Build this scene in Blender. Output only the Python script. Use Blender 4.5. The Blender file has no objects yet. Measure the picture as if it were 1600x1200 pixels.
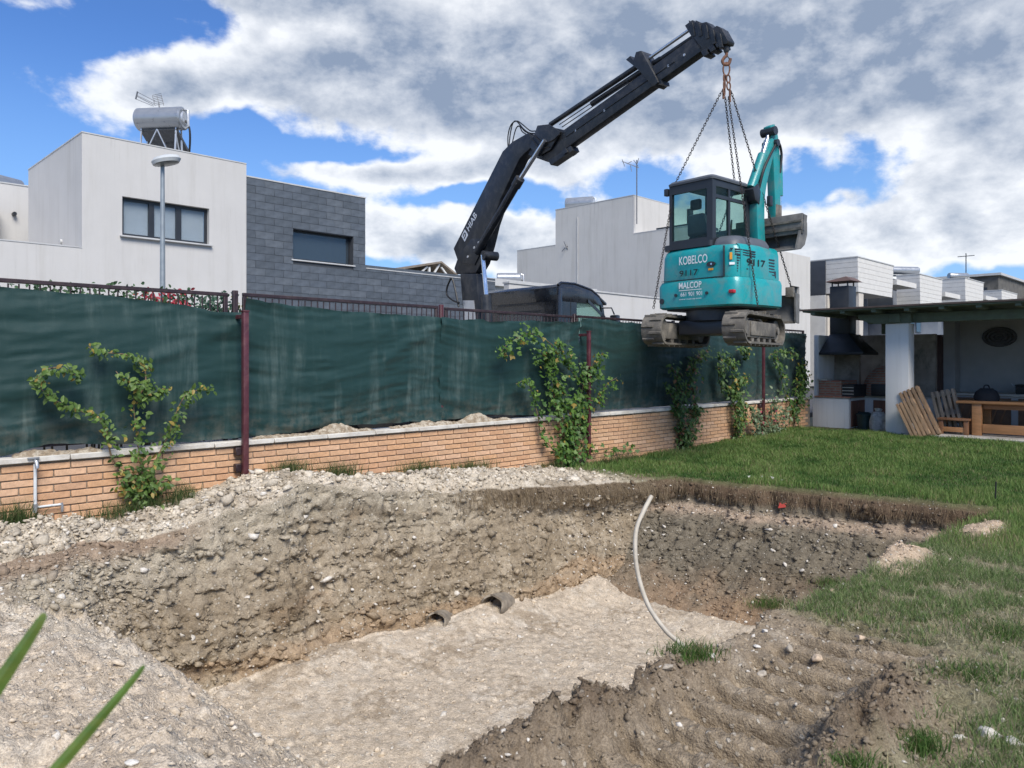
import bpy, bmesh, math, random
import numpy as np
from mathutils import Vector, Matrix

random.seed(7)
RNG = np.random.default_rng(11)
R2 = math.sqrt(2.0)
SC = bpy.context.scene
COL = SC.collection

# ------------------------------------------------------------------ camera
CAM_Z = 1.45
FPX = 1180.0            # focal length in pixels of the 1600 px wide photograph
cam_d = bpy.data.cameras.new('camera')
cam_d.sensor_width = 36.0
cam_d.lens = FPX / 1600.0 * 36.0
cam_d.shift_y = -35.0 / 1600.0
cam_d.clip_start = 0.05
cam_d.clip_end = 5000.0
cam_d.dof.use_dof = True
cam_d.dof.focus_distance = 9.0
cam_d.dof.aperture_fstop = 5.6
cam = bpy.data.objects.new('camera', cam_d)
cam.location = (0, 0, CAM_Z)
cam.rotation_euler = (math.radians(90), 0, 0)
COL.objects.link(cam)
SC.camera = cam

# ------------------------------------------------------------------ node helper
class G:
    def __init__(s, tree):
        s.t = tree; s.n = tree.nodes; s.l = tree.links
    def put(s, sock, v):
        if v is None: return
        if hasattr(v, 'is_linked') or isinstance(v, bpy.types.NodeSocket): s.l.new(v, sock)
        else:
            if isinstance(v, (tuple, list)) and len(v) == 3 and sock.type == 'RGBA': v = (*v, 1)
            sock.default_value = v
    def node(s, typ, **kw):
        n = s.n.new(typ)
        for k, v in kw.items(): setattr(n, k, v)
        return n
    def math(s, op, a, b=None, c=None, clamp=False):
        n = s.node('ShaderNodeMath', operation=op, use_clamp=clamp)
        s.put(n.inputs[0], a); s.put(n.inputs[1], b)
        if c is not None: s.put(n.inputs[2], c)
        return n.outputs[0]
    def vmath(s, op, a, b=None):
        n = s.node('ShaderNodeVectorMath', operation=op)
        s.put(n.inputs[0], a); s.put(n.inputs[1], b)
        return n.outputs['Value'] if op in ('LENGTH', 'DOT_PRODUCT', 'DISTANCE') else n.outputs[0]
    def noise(s, vec, scale, detail=4, rough=.55, dist=0.0, col=False):
        n = s.node('ShaderNodeTexNoise')
        if vec is not None: s.l.new(vec, n.inputs['Vector'])
        n.inputs['Scale'].default_value = scale; n.inputs['Detail'].default_value = detail
        n.inputs['Roughness'].default_value = rough; n.inputs['Distortion'].default_value = dist
        return n.outputs['Color'] if col else n.outputs[0]
    def ramp(s, v, lo, hi, a=0.0, b=1.0, smooth=True):
        n = s.node('ShaderNodeMapRange', interpolation_type='SMOOTHSTEP' if smooth else 'LINEAR')
        s.put(n.inputs['Value'], v)
        n.inputs['From Min'].default_value = lo; n.inputs['From Max'].default_value = hi
        n.inputs['To Min'].default_value = a; n.inputs['To Max'].default_value = b
        return n.outputs[0]
    def mix(s, f, a, b, mode='MIX'):
        n = s.node('ShaderNodeMix', data_type='RGBA', blend_type=mode)
        s.put(n.inputs[0], f); s.put(n.inputs[6], a); s.put(n.inputs[7], b)
        return n.outputs[2]
    def xyz(s, v):
        n = s.node('ShaderNodeSeparateXYZ'); s.l.new(v, n.inputs[0]); return n.outputs
    def comb(s, x, y, z):
        n = s.node('ShaderNodeCombineXYZ')
        for i, v in enumerate((x, y, z)): s.put(n.inputs[i], v)
        return n.outputs[0]

# ------------------------------------------------------------------ sky
SKY_TINT = (.50, .82, 1.30)
SUN_AZ, SUN_EL = math.radians(157), math.radians(47)    # azimuth from +Y towards +X
def az_el(px, py):
    u = (px - 800) / FPX; az = math.atan(u)
    return az, math.atan((565 - py) / FPX * math.cos(az))
world = bpy.data.worlds.new('World'); SC.world = world
world.use_nodes = True
w = G(world.node_tree)
for n in list(w.n): w.n.remove(n)
wo = w.node('ShaderNodeOutputWorld'); bg = w.node('ShaderNodeBackground')
sky = w.node('ShaderNodeTexSky', sky_type='NISHITA', sun_disc=False)
sky.sun_elevation = SUN_EL; sky.sun_rotation = SUN_AZ
sky.altitude = 700; sky.air_density = 1.0; sky.dust_density = .15; sky.ozone_density = 3.0
tc = w.node('ShaderNodeTexCoord')
D = tc.outputs['Generated']
dx, dy, dz = w.xyz(D)
az = w.math('ARCTAN2', dx, dy); el = w.math('ARCSINE', dz)
ae = w.comb(az, el, 0.0)
# clouds: where they lie thick (+) and where the blue shows (-), then broken up by noise everywhere
BLOBS = [  # px, py, half width, half height, amount
    (1200, 60, 640, 160, .62), (760, 110, 330, 110, .40), (520, 110, 200, 60, .26), (225, 165, 130, 52, .52), (140, 85, 100, 34, .36), (330, 120, 110, 40, .30), (440, 5, 190, 38, .34), (20, 10, 50, 40, .16),
    (960, 235, 280, 60, .30), (700, 375, 180, 62, .62), (1520, 150, 300, 130, .34), (1440, 365, 200, 62, .56), (1100, 330, 130, 66, .46), (1290, 390, 120, 56, .34),
    (560, 262, 220, 26, .44), (880, 370, 130, 62, .42), (1560, 262, 140, 46, .50), (1330, 300, 34, 18, .46), (1160, 250, 60, 50, .2),
    (90, 310, 290, 120, -.60), (420, 212, 130, 34, -.50), (560, 228, 130, 14, -.40), (60, 50, 190, 55, -.36), (290, 50, 110, 42, -.36), (760, 308, 140, 22, -.72),
    (1030, 285, 80, 44, -.62), (1275, 282, 140, 52, -.72), (1530, 428, 170, 28, -.60), (310, 270, 110, 50, -.40), (620, 428, 160, 26, -.55),
]
cov = None
wn_ = w.noise(D, 6.0, 4, .6, 0, True)
warp = w.vmath('MULTIPLY', w.vmath('SUBTRACT', wn_, (.5, .5, .5)), (.26, .10, 0.0))
aew = w.vmath('ADD', ae, warp)
for px, py, hw, hh, amt in BLOBS:
    a0, e0 = az_el(px, py)
    a1 = abs(az_el(px + hw, py)[0] - az_el(px - hw, py)[0]) / 2; e1 = abs(az_el(px, py - hh)[1] - az_el(px, py + hh)[1]) / 2
    v = w.vmath('MULTIPLY', w.vmath('SUBTRACT', aew, (a0, e0, 0)), (1 / a1, 1 / e1, 0))
    r2 = w.vmath('DOT_PRODUCT', v, v)
    g = w.math('MULTIPLY', w.math('POWER', 2.0, w.math('MULTIPLY', r2, -1.3)), amt)
    cov = g if cov is None else w.math('ADD', cov, g)
def cloud_n(off, wb, wm):
    v = w.vmath('MULTIPLY', w.vmath('ADD', D, off), (1.0, 1.0, 1.6))
    big = w.noise(v, 3.6, 3, .5, .2)
    mid = w.math('ADD', w.math('MULTIPLY', w.math('SUBTRACT', w.noise(v, 10.0, 8, .60, .1), .5), 1.9), .5)
    return w.math('ADD', w.math('MULTIPLY', big, wb), w.math('MULTIPLY', mid, wm))
n0 = cloud_n((0, 0, 0), .46, .74); n1 = cloud_n((.012, -.008, .030), .46, .74)
dens = w.math('ADD', w.math('ADD', n0, cov), -.12)
alpha = w.ramp(dens, .44, .78)
soft = cloud_n((0, 0, 0), .62, .30)
thick = w.ramp(w.math('ADD', soft, cov), .58, 1.22)
relief = w.math('MULTIPLY', w.math('SUBTRACT', n0, n1), 1.6)
high = w.ramp(el, .17, .34)
side = w.ramp(az, -.25, .35, .72, 1.0)
dark = w.math('ADD', .42, w.math('MULTIPLY', w.math('MULTIPLY', high, side), .50))
lit = w.math('ADD', w.math('SUBTRACT', 1.02, w.math('MULTIPLY', thick, dark)), relief, clamp=True)
cloud_c = w.mix(lit, (2.35, 2.95, 4.0), (8.2, 8.4, 8.7))
sky_c = w.mix(1.0, sky.outputs[0], SKY_TINT, 'MULTIPLY')
sky_c = w.mix(w.ramp(el, .40, .02, .08, .80), sky_c, (2.95, 5.1, 7.9))
final = w.mix(w.math('MULTIPLY', alpha, .95), sky_c, cloud_c)
w.put(bg.inputs['Color'], final); bg.inputs['Strength'].default_value = 0.064
w.l.new(bg.outputs[0], wo.inputs[0])

# ------------------------------------------------------------------ sun and exposure
sd = bpy.data.lights.new('sun', 'SUN'); sd.energy = 2.45; sd.angle = math.radians(30); sd.color = (1, .95, .875)
sun = bpy.data.objects.new('sun', sd)
sv = Vector((math.sin(SUN_AZ) * math.cos(SUN_EL), math.cos(SUN_AZ) * math.cos(SUN_EL), math.sin(SUN_EL)))
sun.rotation_euler = sv.to_track_quat('Z', 'Y').to_euler(); sun.location = (30, -20, 40)
COL.objects.link(sun)
SC.view_settings.view_transform = 'Standard'; SC.view_settings.look = 'None'
SC.view_settings.exposure = 0.95; SC.view_settings.gamma = 1.0; SC.view_settings.use_curve_mapping = False

# ------------------------------------------------------------------ frames: s runs along the garden wall, q from the camera towards the street
def W(s, q, z=0.0): return Vector(((s - q) / R2, (s + q) / R2, z))
ROT45 = math.radians(45)            # local x = s, local y = q
def U(px): return (px - 800) / FPX
def s_at(px, q): u = U(px); return q * (1 + u) / (1 - u)
def q_at(px, s): u = U(px); return s * (1 - u) / (1 + u)
def z_at(py, s, q): return CAM_Z + (565 - py) / FPX * (s + q) / R2

# ------------------------------------------------------------------ mesh builder
class MB:
    def __init__(self): self.v = []; self.f = []
    def add(self, vs, fs):
        o = len(self.v); self.v += [tuple(p) for p in vs]; self.f += [tuple(i + o for i in f) for f in fs]; return self
    def hexa(self, p):
        return self.add(p, [(3, 2, 1, 0), (4, 5, 6, 7), (0, 1, 5, 4), (1, 2, 6, 5), (2, 3, 7, 6), (3, 0, 4, 7)])
    def box(self, x0, x1, y0, y1, z0, z1):
        return self.hexa([(x0, y0, z0), (x1, y0, z0), (x1, y1, z0), (x0, y1, z0), (x0, y0, z1), (x1, y0, z1), (x1, y1, z1), (x0, y1, z1)])
    def bar(self, a, b, wd, ht, up=(0, 0, 1)):
        a = Vector(a); b = Vector(b); d = (b - a).normalized(); up = Vector(up)
        if abs(d.dot(up)) > .98: up = Vector((0, 1, 0))
        x = d.cross(up).normalized() * wd / 2; y = x.cross(d).normalized() * ht / 2
        return self.hexa([a - x - y, a + x - y, a + x + y, a - x + y, b - x - y, b + x - y, b + x + y, b - x + y])
    def tube(self, pts, r, n=8, caps=True):
        pts = [Vector(p) for p in pts]; rs = r if isinstance(r, (list, tuple)) else [r] * len(pts)
        o = len(self.v); prev = None
        for i, p in enumerate(pts):
            d = (pts[min(i + 1, len(pts) - 1)] - pts[max(i - 1, 0)])
            d = d.normalized() if d.length > 1e-9 else Vector((0, 0, 1))
            if prev is None:
                a = Vector((0, 0, 1)) if abs(d.z) < .9 else Vector((1, 0, 0)); x = d.cross(a).normalized()
            else:
                x = (prev - d * prev.dot(d)).normalized()
            prev = x; y = d.cross(x)
            for k in range(n):
                t = 2 * math.pi * k / n; self.v.append(tuple(p + (x * math.cos(t) + y * math.sin(t)) * rs[i]))
        for i in range(len(pts) - 1):
            for k in range(n):
                a = o + i * n + k; b = o + i * n + (k + 1) % n
                self.f.append((a, b, b + n, a + n))
        if caps:
            self.f.append(tuple(o + k for k in reversed(range(n)))); e = o + (len(pts) - 1) * n
            self.f.append(tuple(e + k for k in range(n)))
        return self
    def prism(self, poly, fn, lo, hi):
        """poly: 2-D outline; fn(a, b, c) -> 3-D; extruded along c from lo to hi"""
        n = len(poly); vs = [fn(a, b, lo) for a, b in poly] + [fn(a, b, hi) for a, b in poly]
        fs = [tuple(reversed(range(n))), tuple(range(n, 2 * n))] + [(i, (i + 1) % n, n + (i + 1) % n, n + i) for i in range(n)]
        return self.add(vs, fs)
    def loft(self, rings, cap=True):
        n = len(rings[0]); o = len(self.v)
        for r in rings: self.v += [tuple(p) for p in r]
        for i in range(len(rings) - 1):
            for k in range(n):
                a = o + i * n + k; b = o + i * n + (k + 1) % n; self.f.append((a, b, b + n, a + n))
        if cap:
            self.f.append(tuple(o + k for k in reversed(range(n)))); e = o + (len(rings) - 1) * n
            self.f.append(tuple(e + k for k in range(n)))
        return self
    def mesh(self, name, bevel=0.0, seg=2):
        m = bpy.data.meshes.new(name); m.from_pydata(self.v, [], self.f)
        bm = bmesh.new(); bm.from_mesh(m)
        bmesh.ops.recalc_face_normals(bm, faces=bm.faces)
        if bevel > 0:
            ed = [e for e in bm.edges if len(e.link_faces) == 2 and e.calc_face_angle(0) > .5]
            bmesh.ops.bevel(bm, geom=ed, offset=bevel, segments=seg, affect='EDGES', profile=.5, clamp_overlap=True)
        bm.to_mesh(m); bm.free()
        m.polygons.foreach_set('use_smooth', np.ones(len(m.polygons), bool)); m.set_sharp_from_angle(angle=math.radians(38))
        return m

def link(name, data, mat=None, parent=None, loc=None, rz=None):
    o = bpy.data.objects.new(name, data); COL.objects.link(o)
    if data is not None and mat is not None and hasattr(data, 'materials') and not data.materials: data.materials.append(mat)
    if parent: o.parent = parent
    if loc is not None: o.location = loc
    if rz is not None: o.rotation_euler = (0, 0, rz)
    return o
def part(name, mb, mat, parent, bevel=0.0, loc=None, label=None, kind=None, seg=2):
    o = link(name, mb.mesh(name, bevel, seg) if isinstance(mb, MB) else mb, mat, parent, loc)
    if label: o['label'] = label
    if kind: o['kind'] = kind
    return o
def tag(o, label=None, cat=None, group=None, kind=None):
    if label: o['label'] = label
    if cat: o['category'] = cat
    if group: o['group'] = group
    if kind: o['kind'] = kind
    return o
def thing(name, label, cat, loc, rz=0.0, group=None):
    return tag(link(name, None, None, None, loc, rz), label, cat, group)
def np_mesh(name, verts, faces, cols=None, smooth=False):
    """verts (N,3), faces (M,k) arrays, all faces of k corners"""
    m = bpy.data.meshes.new(name); k = faces.shape[1]
    m.vertices.add(len(verts)); m.vertices.foreach_set('co', verts.astype(np.float32).ravel())
    m.loops.add(faces.size); m.loops.foreach_set('vertex_index', faces.astype(np.int32).ravel())
    m.polygons.add(len(faces)); m.polygons.foreach_set('loop_start', np.arange(0, faces.size, k, dtype=np.int32))
    if smooth: m.polygons.foreach_set('use_smooth', np.ones(len(faces), bool))
    if cols is not None:
        a = m.color_attributes.new('Col', 'FLOAT_COLOR', 'POINT')
        a.data.foreach_set('color', np.concatenate([cols, np.ones((len(cols), 1))], 1).astype(np.float32).ravel())
    m.update(calc_edges=True); m.validate()
    return m

# ------------------------------------------------------------------ materials
def new_mat(name):
    m = bpy.data.materials.new(name); m.use_nodes = True
    g = G(m.node_tree); return m, g, g.n['Principled BSDF']
def M(name, c, rough=.6, var=.12, scale=6.0, bump=0.0, bscale=60.0, metal=0.0, spec=.5, dirt=None, dirt_amt=.5, dirt_scale=2.0, stretch=None, coat=0.0, fine=0.0):
    """base colour broken by two noises, optional dirt tone in patches, optional bump"""
    m, g, b = new_mat(name)
    t = g.node('ShaderNodeTexCoord').outputs['Object']
    if stretch: t = g.vmath('MULTIPLY', t, stretch)
    n = g.noise(t, scale, 6, .6)
    col = g.mix(g.ramp(n, .3, .7), tuple(x * (1 - var) for x in c), tuple(min(1, x * (1 + var)) for x in c))
    if fine:
        col = g.mix(g.ramp(g.noise(t, scale * 14, 3, .6), .35, .7, 0, fine), col, tuple(x * .55 for x in c))
    if dirt:
        f = g.ramp(g.noise(t, dirt_scale, 8, .68, .4), .42, .72, 0, dirt_amt)
        col = g.mix(f, col, dirt)
    g.put(b.inputs['Base Color'], col)
    g.put(b.inputs['Roughness'], g.ramp(n, .25, .75, max(.02, rough - .08), min(1, rough + .08)))
    b.inputs['Metallic'].default_value = metal; b.inputs['Specular IOR Level'].default_value = spec
    b.inputs['Coat Weight'].default_value = coat
    if bump:
        bn = g.node('ShaderNodeBump'); bn.inputs['Strength'].default_value = bump; bn.inputs['Distance'].default_value = .02
        g.put(bn.inputs['Height'], g.noise(t, bscale, 6, .65)); g.l.new(bn.outputs[0], b.inputs['Normal'])
    return m
def M_attr(name, rough=.9, var=.25, scale=40.0, bump=.3, bscale=90.0, spec=.3, trans=0.0, bump_d=.02):
    """colour from the mesh's own 'Col', grain on top"""
    m, g, b = new_mat(name)
    t = g.node('ShaderNodeTexCoord').outputs['Object']
    a = g.node('ShaderNodeAttribute', attribute_name='Col').outputs['Color']
    col = a
    if var:
        n = g.noise(t, scale, 6, .65)
        col = g.mix(1.0, a, g.mix(g.ramp(n, .28, .72), (1 - var,) * 3, (1 + var,) * 3), 'MULTIPLY')
    g.put(b.inputs['Base Color'], col); b.inputs['Roughness'].default_value = rough; b.inputs['Specular IOR Level'].default_value = spec
    if bump:
        bn = g.node('ShaderNodeBump'); bn.inputs['Strength'].default_value = bump; bn.inputs['Distance'].default_value = bump_d
        g.put(bn.inputs['Height'], g.noise(t, bscale, 8, .7)); g.l.new(bn.outputs[0], b.inputs['Normal'])
    if trans:
        tr = g.node('ShaderNodeBsdfTranslucent'); g.put(tr.inputs['Color'], col)
        mx = g.node('ShaderNodeMixShader'); mx.inputs[0].default_value = trans
        g.l.new(b.outputs[0], mx.inputs[1]); g.l.new(tr.outputs[0], mx.inputs[2])
        g.l.new(mx.outputs[0], g.n['Material Output'].inputs[0])
    return m
def M_glass(name, tint, alpha=.35, rough=.03, through=(.86, .97, .94)):
    """thin pane: part see-through, part tinted, mirror-like skin"""
    m, g, b = new_mat(name)
    b.inputs['Base Color'].default_value = (*tint, 1); b.inputs['Roughness'].default_value = rough
    b.inputs['Specular IOR Level'].default_value = .9
    tr = g.node('ShaderNodeBsdfTransparent'); tr.inputs[0].default_value = (*through, 1)
    mx = g.node('ShaderNodeMixShader'); mx.inputs[0].default_value = alpha
    g.l.new(tr.outputs[0], mx.inputs[1]); g.l.new(b.outputs[0], mx.inputs[2]); g.l.new(mx.outputs[0], g.n['Material Output'].inputs[0])
    return m

def M_soil(name):
    """earth: colour from the mesh, crumbs and grit on top, crumbly relief"""
    m, g, b = new_mat(name)
    t = g.node('ShaderNodeTexCoord').outputs['Object']
    a = g.node('ShaderNodeAttribute', attribute_name='Col').outputs['Color']
    tw = g.vmath('ADD', t, g.vmath('MULTIPLY', g.vmath('SUBTRACT', g.noise(t, 30, 3, .6, 0, True), (.5, .5, .5)), (.007, .007, .007)))
    def vor(sc):
        n = g.node('ShaderNodeTexVoronoi', feature='F1'); g.l.new(tw, n.inputs['Vector']); n.inputs['Scale'].default_value = sc; return n.outputs['Distance'], n.outputs['Color']
    d1, k1 = vor(34); d2, k2 = vor(90)
    n1 = g.noise(t, 13, 9, .68); n2 = g.noise(t, 150, 4, .6)
    col = g.mix(1.0, a, g.mix(g.ramp(n1, .30, .70), (.76, .75, .74), (1.2, 1.2, 1.2)), 'MULTIPLY')
    r2 = g.xyz(k2)[0]; col = g.mix(1.0, col, g.mix(r2, (.86, .85, .84), (1.14, 1.14, 1.14)), 'MULTIPLY')
    col = g.mix(1.0, col, g.mix(g.ramp(n2, .35, .65), (.82, .81, .80), (1.16, 1.16, 1.16)), 'MULTIPLY')
    r1 = g.xyz(k1)[1]
    stone = g.math('MULTIPLY', g.ramp(r1, .86, .90), g.ramp(d1, .42, .30))
    lum = g.vmath('DOT_PRODUCT', a, (.33, .33, .33))
    col = g.mix(g.math('MULTIPLY', stone, g.ramp(lum, .10, .30, .25, .75)), col, (.60, .55, .46))
    g.put(b.inputs['Base Color'], col); b.inputs['Roughness'].default_value = .96; b.inputs['Specular IOR Level'].default_value = .12
    h = g.math('ADD', g.math('ADD', g.math('MULTIPLY', d1, -.20), g.math('MULTIPLY', d2, -.30)), g.math('ADD', g.math('MULTIPLY', n1, .60), g.math('MULTIPLY', n2, .42)))
    h = g.math('ADD', h, g.math('MULTIPLY', stone, .35))
    bn = g.node('ShaderNodeBump'); bn.inputs['Strength'].default_value = .85; bn.inputs['Distance'].default_value = .023
    g.put(bn.inputs['Height'], h); g.l.new(bn.outputs[0], b.inputs['Normal'])
    return m

# ================================================================== terrain
def _hash(ix, iy, iz, seed):
    h = (ix.astype(np.int64) * 374761393 + iy.astype(np.int64) * 668265263 + iz.astype(np.int64) * 2147483647 + seed * 974634777) & 0xffffffff
    h = ((h ^ (h >> 13)) * 1274126177) & 0xffffffff
    h = ((h ^ (h >> 16)) * 2246822519) & 0xffffffff
    return ((h ^ (h >> 15)) & 0xffffff) / float(0xffffff)
def vnoise(p, seed=0):
    i = np.floor(p).astype(np.int64); f = p - i; f = f * f * f * (f * (f * 6 - 15) + 10)
    r = 0.0
    for a in (0, 1):
        wa = f[:, 0] if a else 1 - f[:, 0]
        for b in (0, 1):
            wb = f[:, 1] if b else 1 - f[:, 1]
            for c in (0, 1):
                wc = f[:, 2] if c else 1 - f[:, 2]
                r = r + wa * wb * wc * _hash(i[:, 0] + a, i[:, 1] + b, i[:, 2] + c, seed)
    return r * 2 - 1
def fbm(p, oct=5, gain=.5, lac=2.03, seed=0, billow=False):
    r = 0.0; a = 1.0; tot = 0.0; p = p.copy()
    for k in range(oct):
        n = vnoise(p, seed + k * 17)
        if billow: n = np.abs(n) * 2 - .6
        r = r + n * a; tot += a; a *= gain; p = p * lac + 3.7
    return r / tot
def sstep(x, a, b):
    t = np.clip((x - a) / (b - a), 0, 1); return t * t * (3 - 2 * t)

Q_NEAR, Q_BACK = 2.1, 5.85
def lawn_z(s): return np.interp(s, [-2, 3, 6, 8, 11, 15, 18], [0, 0, -.03, -.10, -.10, 0.0, .02])
def berm_h(s): return np.interp(s, [-1, 1.0, 1.7, 2.1, 2.6, 3.1, 3.5, 4.0, 4.4, 5.2, 6.2, 7.2, 8.0, 9], [.10, .17, .14, .07, .12, .24, .33, .24, .18, .17, .12, .08, .03, 0])
def floor_z(s): return np.interp(s, [-2, .5, 1.1, 1.5, 1.9, 2.35, 3.2, 5, 8, 10], [0.02, .02, -.05, -.20, -.62, -1.04, -1.08, -1.12, -1.50, -1.56])

def seg(a, b, step): return np.linspace(a, b, max(2, int(round(abs(b - a) / step)) + 1))[:-1]
qv = [seg(-1.5, 0, .05), seg(0, Q_NEAR, .02), np.linspace(Q_NEAR, Q_NEAR + .28, 46)[:-1], seg(Q_NEAR + .28, 5.5, .021), np.linspace(5.5, Q_BACK, 80)[:-1], seg(Q_BACK, 7.2, .02), np.array([7.2])]
wv = [np.zeros(len(qv[0])), np.zeros(len(qv[1])), np.linspace(0, 1, 46)[:-1], np.ones(len(qv[3])), np.linspace(1, 0, 80)[:-1], np.zeros(len(qv[5])), np.zeros(1)]
Q1 = np.concatenate(qv); WQ1 = np.concatenate(wv)
sv_ = [seg(-1.0, .4, .04), seg(.4, 6.9, .02), np.linspace(6.9, 8.72, 120)[:-1], seg(8.72, 11, .03), seg(11, 17.4, .06), np.array([17.4])]
ws_ = [np.ones(len(sv_[0])), np.ones(len(sv_[1])), np.interp(np.linspace(0, 1, 120), [0, .12, .55, .80, .90, .955, .985, 1], [1, .93, .58, .34, .24, .20, .10, 0])[:-1], np.zeros(len(sv_[3])), np.zeros(len(sv_[4])), np.zeros(1)]
S1 = np.concatenate(sv_); WS1 = np.concatenate(ws_)
NS, NQ = len(S1), len(Q1)
Sg, Qg = np.meshgrid(S1, Q1, indexing='ij'); WSg, WQg = np.meshgrid(WS1, WQ1, indexing='ij')
S = Sg.ravel().copy(); Q = Qg.ravel().copy(); Wf = (1 - np.minimum(1, (((1 - WSg) ** 2.2 + np.where(Qg > 4, 1 - WQg, 0) ** 2.2) ** (1 / 2.2)))).ravel(); Wf = np.where(Qg.ravel() > 4, Wf, np.minimum(WSg, WQg).ravel()); WQf = WQg.ravel(); WSf = WSg.ravel()
S0, Q0 = S.copy(), Q.copy()
# crooked cut lines: the far end stands skew, the long sides wander and slump
P2 = np.stack([S * 1.3, Q * 0, Q * 0 + .5], 1)
wob = fbm(P2, 4, .55, seed=3) * .16 + fbm(P2 * 5, 3, .6, seed=5) * .05
slump = .28 * (1 - sstep(S, 3.8, 5.6)) * sstep(S, 1.0, 2.0)
near_back = np.where(Q0 > Q_BACK, 1 - sstep(Q0, Q_BACK, 7.0), np.where(Q0 > 5.5, 1 - .7 * WQf, .3 * sstep(Q0, 4.6, 5.5)))
Q = Q + near_back * (wob + slump)
wob2 = fbm(np.stack([S * 1.1, Q * 0 + 4.0, Q * 0], 1), 4, .6, seed=9) * .2
near_front = np.where(Q0 < Q_NEAR, sstep(Q0, .9, Q_NEAR), np.where(Q0 < Q_NEAR + .28, 1.0, 1 - sstep(Q0, Q_NEAR + .28, 3.2)))
Q = Q + near_front * (wob2 * .7 - .13)
far_w = np.where(S0 > 8.72, 1 - sstep(S0, 8.72, 10.6), sstep(S0, 4.8, 7.6))
wob3 = fbm(np.stack([S * 0, Q0 * 1.4, Q * 0 + 2.0], 1), 4, .55, seed=21) * .15 + fbm(np.stack([S * 0, Q0 * 6, Q * 0 + 1.0], 1), 3, .6, seed=22) * .05
S = S + far_w * (wob3 + .62 * (Q_BACK - Q0) / 3.7 * sstep(Q0, .2, 2.2))
# turf lip: the top of the cut hangs over a little
lip = np.exp(-((Wf - .10) / .10) ** 2) * (Wf > 0)
Q = Q - np.where(Q0 > 5.5, 1, 0) * lip * .07 * sstep(S, 4.8, 6.5) + np.where(Q0 > 5.5, 1, 0) * .10 * np.exp(-((Wf - .32) / .16) ** 2) * sstep(S, 5.0, 7.0)
S = S - lip * .10 * (WSf < WQf)
# height of the undug surface
top = lawn_z(S)
bm_ = sstep(Q, 5.2, 6.5)
top = np.where(Q0 > 4.5, top + berm_h(S) * (.35 + .65 * bm_), top)
edge_hump = .10 * np.exp(-((Q - 6.25) / .28) ** 2) * sstep(S, 1.5, 3.0) * (1 - sstep(S, 5.5, 7.4))
top = top + np.where(Q0 > 4.5, edge_hump, 0)
def hump(s0, q0, rs, rq, h): return h * np.exp(-(((S - s0) / rs) ** 2 + ((Q - q0) / rq) ** 2))
near_side = (Q0 < Q_NEAR + .3)
mounds = hump(2.3, 1.90, .42, .13, .15) + hump(1.6, 1.90, .4, .14, .10) + hump(3.0, 1.92, .35, .12, .09) + hump(2.95, 1.06, .45, .13, .15) + hump(3.45, 1.12, .22, .12, .10) + hump(3.9, 2.1, .3, .14, .06)
sandp = hump(5.95, 1.90, .42, .17, .11) + hump(7.75, 1.80, .65, .16, .08) + hump(9.1, 1.2, .5, .2, .05)
trk = np.exp(-((Q - 1.50) / .28) ** 6) * sstep(S, 1.2, 1.6) * (1 - sstep(S, 4.2, 5.0))
top = top + near_side * (mounds + sandp - .05 * trk)
fl = floor_z(S) + .05 * fbm(np.stack([S * .8, Q * .8, S * 0], 1), 3, .5, seed=31)
fl = fl + .22 * np.exp(-((Q0 - 5.5) / .30) ** 2) * sstep(S, 2.5, 3.5) * (Q0 < 5.51) * (.5 + .6 * fbm(np.stack([S * 1.1, Q * 0, Q * 0 + 8], 1), 3, seed=33))
fl = fl + .16 * np.exp(-((S0 - 6.9) / .4) ** 2) * (S0 < 6.91)
fl = np.minimum(fl, top + .02)
wz = np.where(Wf < .12, Wf * .8, Wf)
Z = top * (1 - wz) + fl * wz
d_top = np.clip(top - Z, 0, None)
# relief
P3 = np.stack([S, Q, Z], 1)
on_wall = ((Wf > .02) & (Wf < .98)).astype(float)
ow = sstep(Wf, 0, .14) * (1 - sstep(Wf, .88, 1.0))
deep = np.clip(top - fl, 0, 1)
berm_m = (Q0 >= Q_BACK) * sstep(S, .2, 1.4) * (1 - sstep(S, 7.4, 9.0)) * (1 - .6 * sstep(Q, 7.0, 7.2))
spoil_m = near_side * np.clip(mounds * 7, 0, 1) * (Q0 <= Q_NEAR + .3)
floor_m = (Wf >= .98) * 1.0
left_heap = (1 - sstep(S, 1.5, 2.2)) * sstep(Q, 5.0, 5.8)
bare0 = near_side * (Wf <= .02) * (1 - sstep(S, 4.2, 5.0)) * sstep(Q, .6, 1.0)
amp_n = .046 * ow * sstep(deep, .03, .5) * (1 + .6 * (1 - sstep(S, 4, 6)) * (Q0 > 4))
left_ramp = floor_m * (1 - sstep(S, 2.0, 2.8))
amp_z = .006 + .013 * floor_m + .014 * left_ramp + .055 * berm_m + .060 * spoil_m + .05 * left_heap * (1 - on_wall) + .05 * near_side * np.clip(sandp * 9, 0, 1) + .016 * near_side * (1 - sstep(S, 4.2, 6.0)) * sstep(Q, .4, 1.0)
n1 = fbm(P3 * 5.0, 5, .58, seed=41, billow=True); n2 = fbm(P3 * 5.0 + 9.1, 4, .55, seed=43); n3 = fbm(P3 * 9.0, 4, .6, seed=45, billow=True)
nb = fbm(P3 * 1.7, 3, .5, seed=47)
n4 = fbm(P3 * 17.0, 4, .62, seed=48, billow=True)
n5w = fbm(P3 * 30.0, 3, .62, seed=57)
slabs = fbm(np.stack([S * 2.2, Q * 2.2, Z * 7.0], 1), 4, .55, seed=49)
isq = (WQf <= WSf)
along = np.where(isq, S, Q)
teeth = fbm(np.stack([along * 13, along * 0, Z * 1.3 + along * .6], 1), 3, .6, seed=51) * sstep(np.where(isq, S, 9), 3.2, 5.0)
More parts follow.
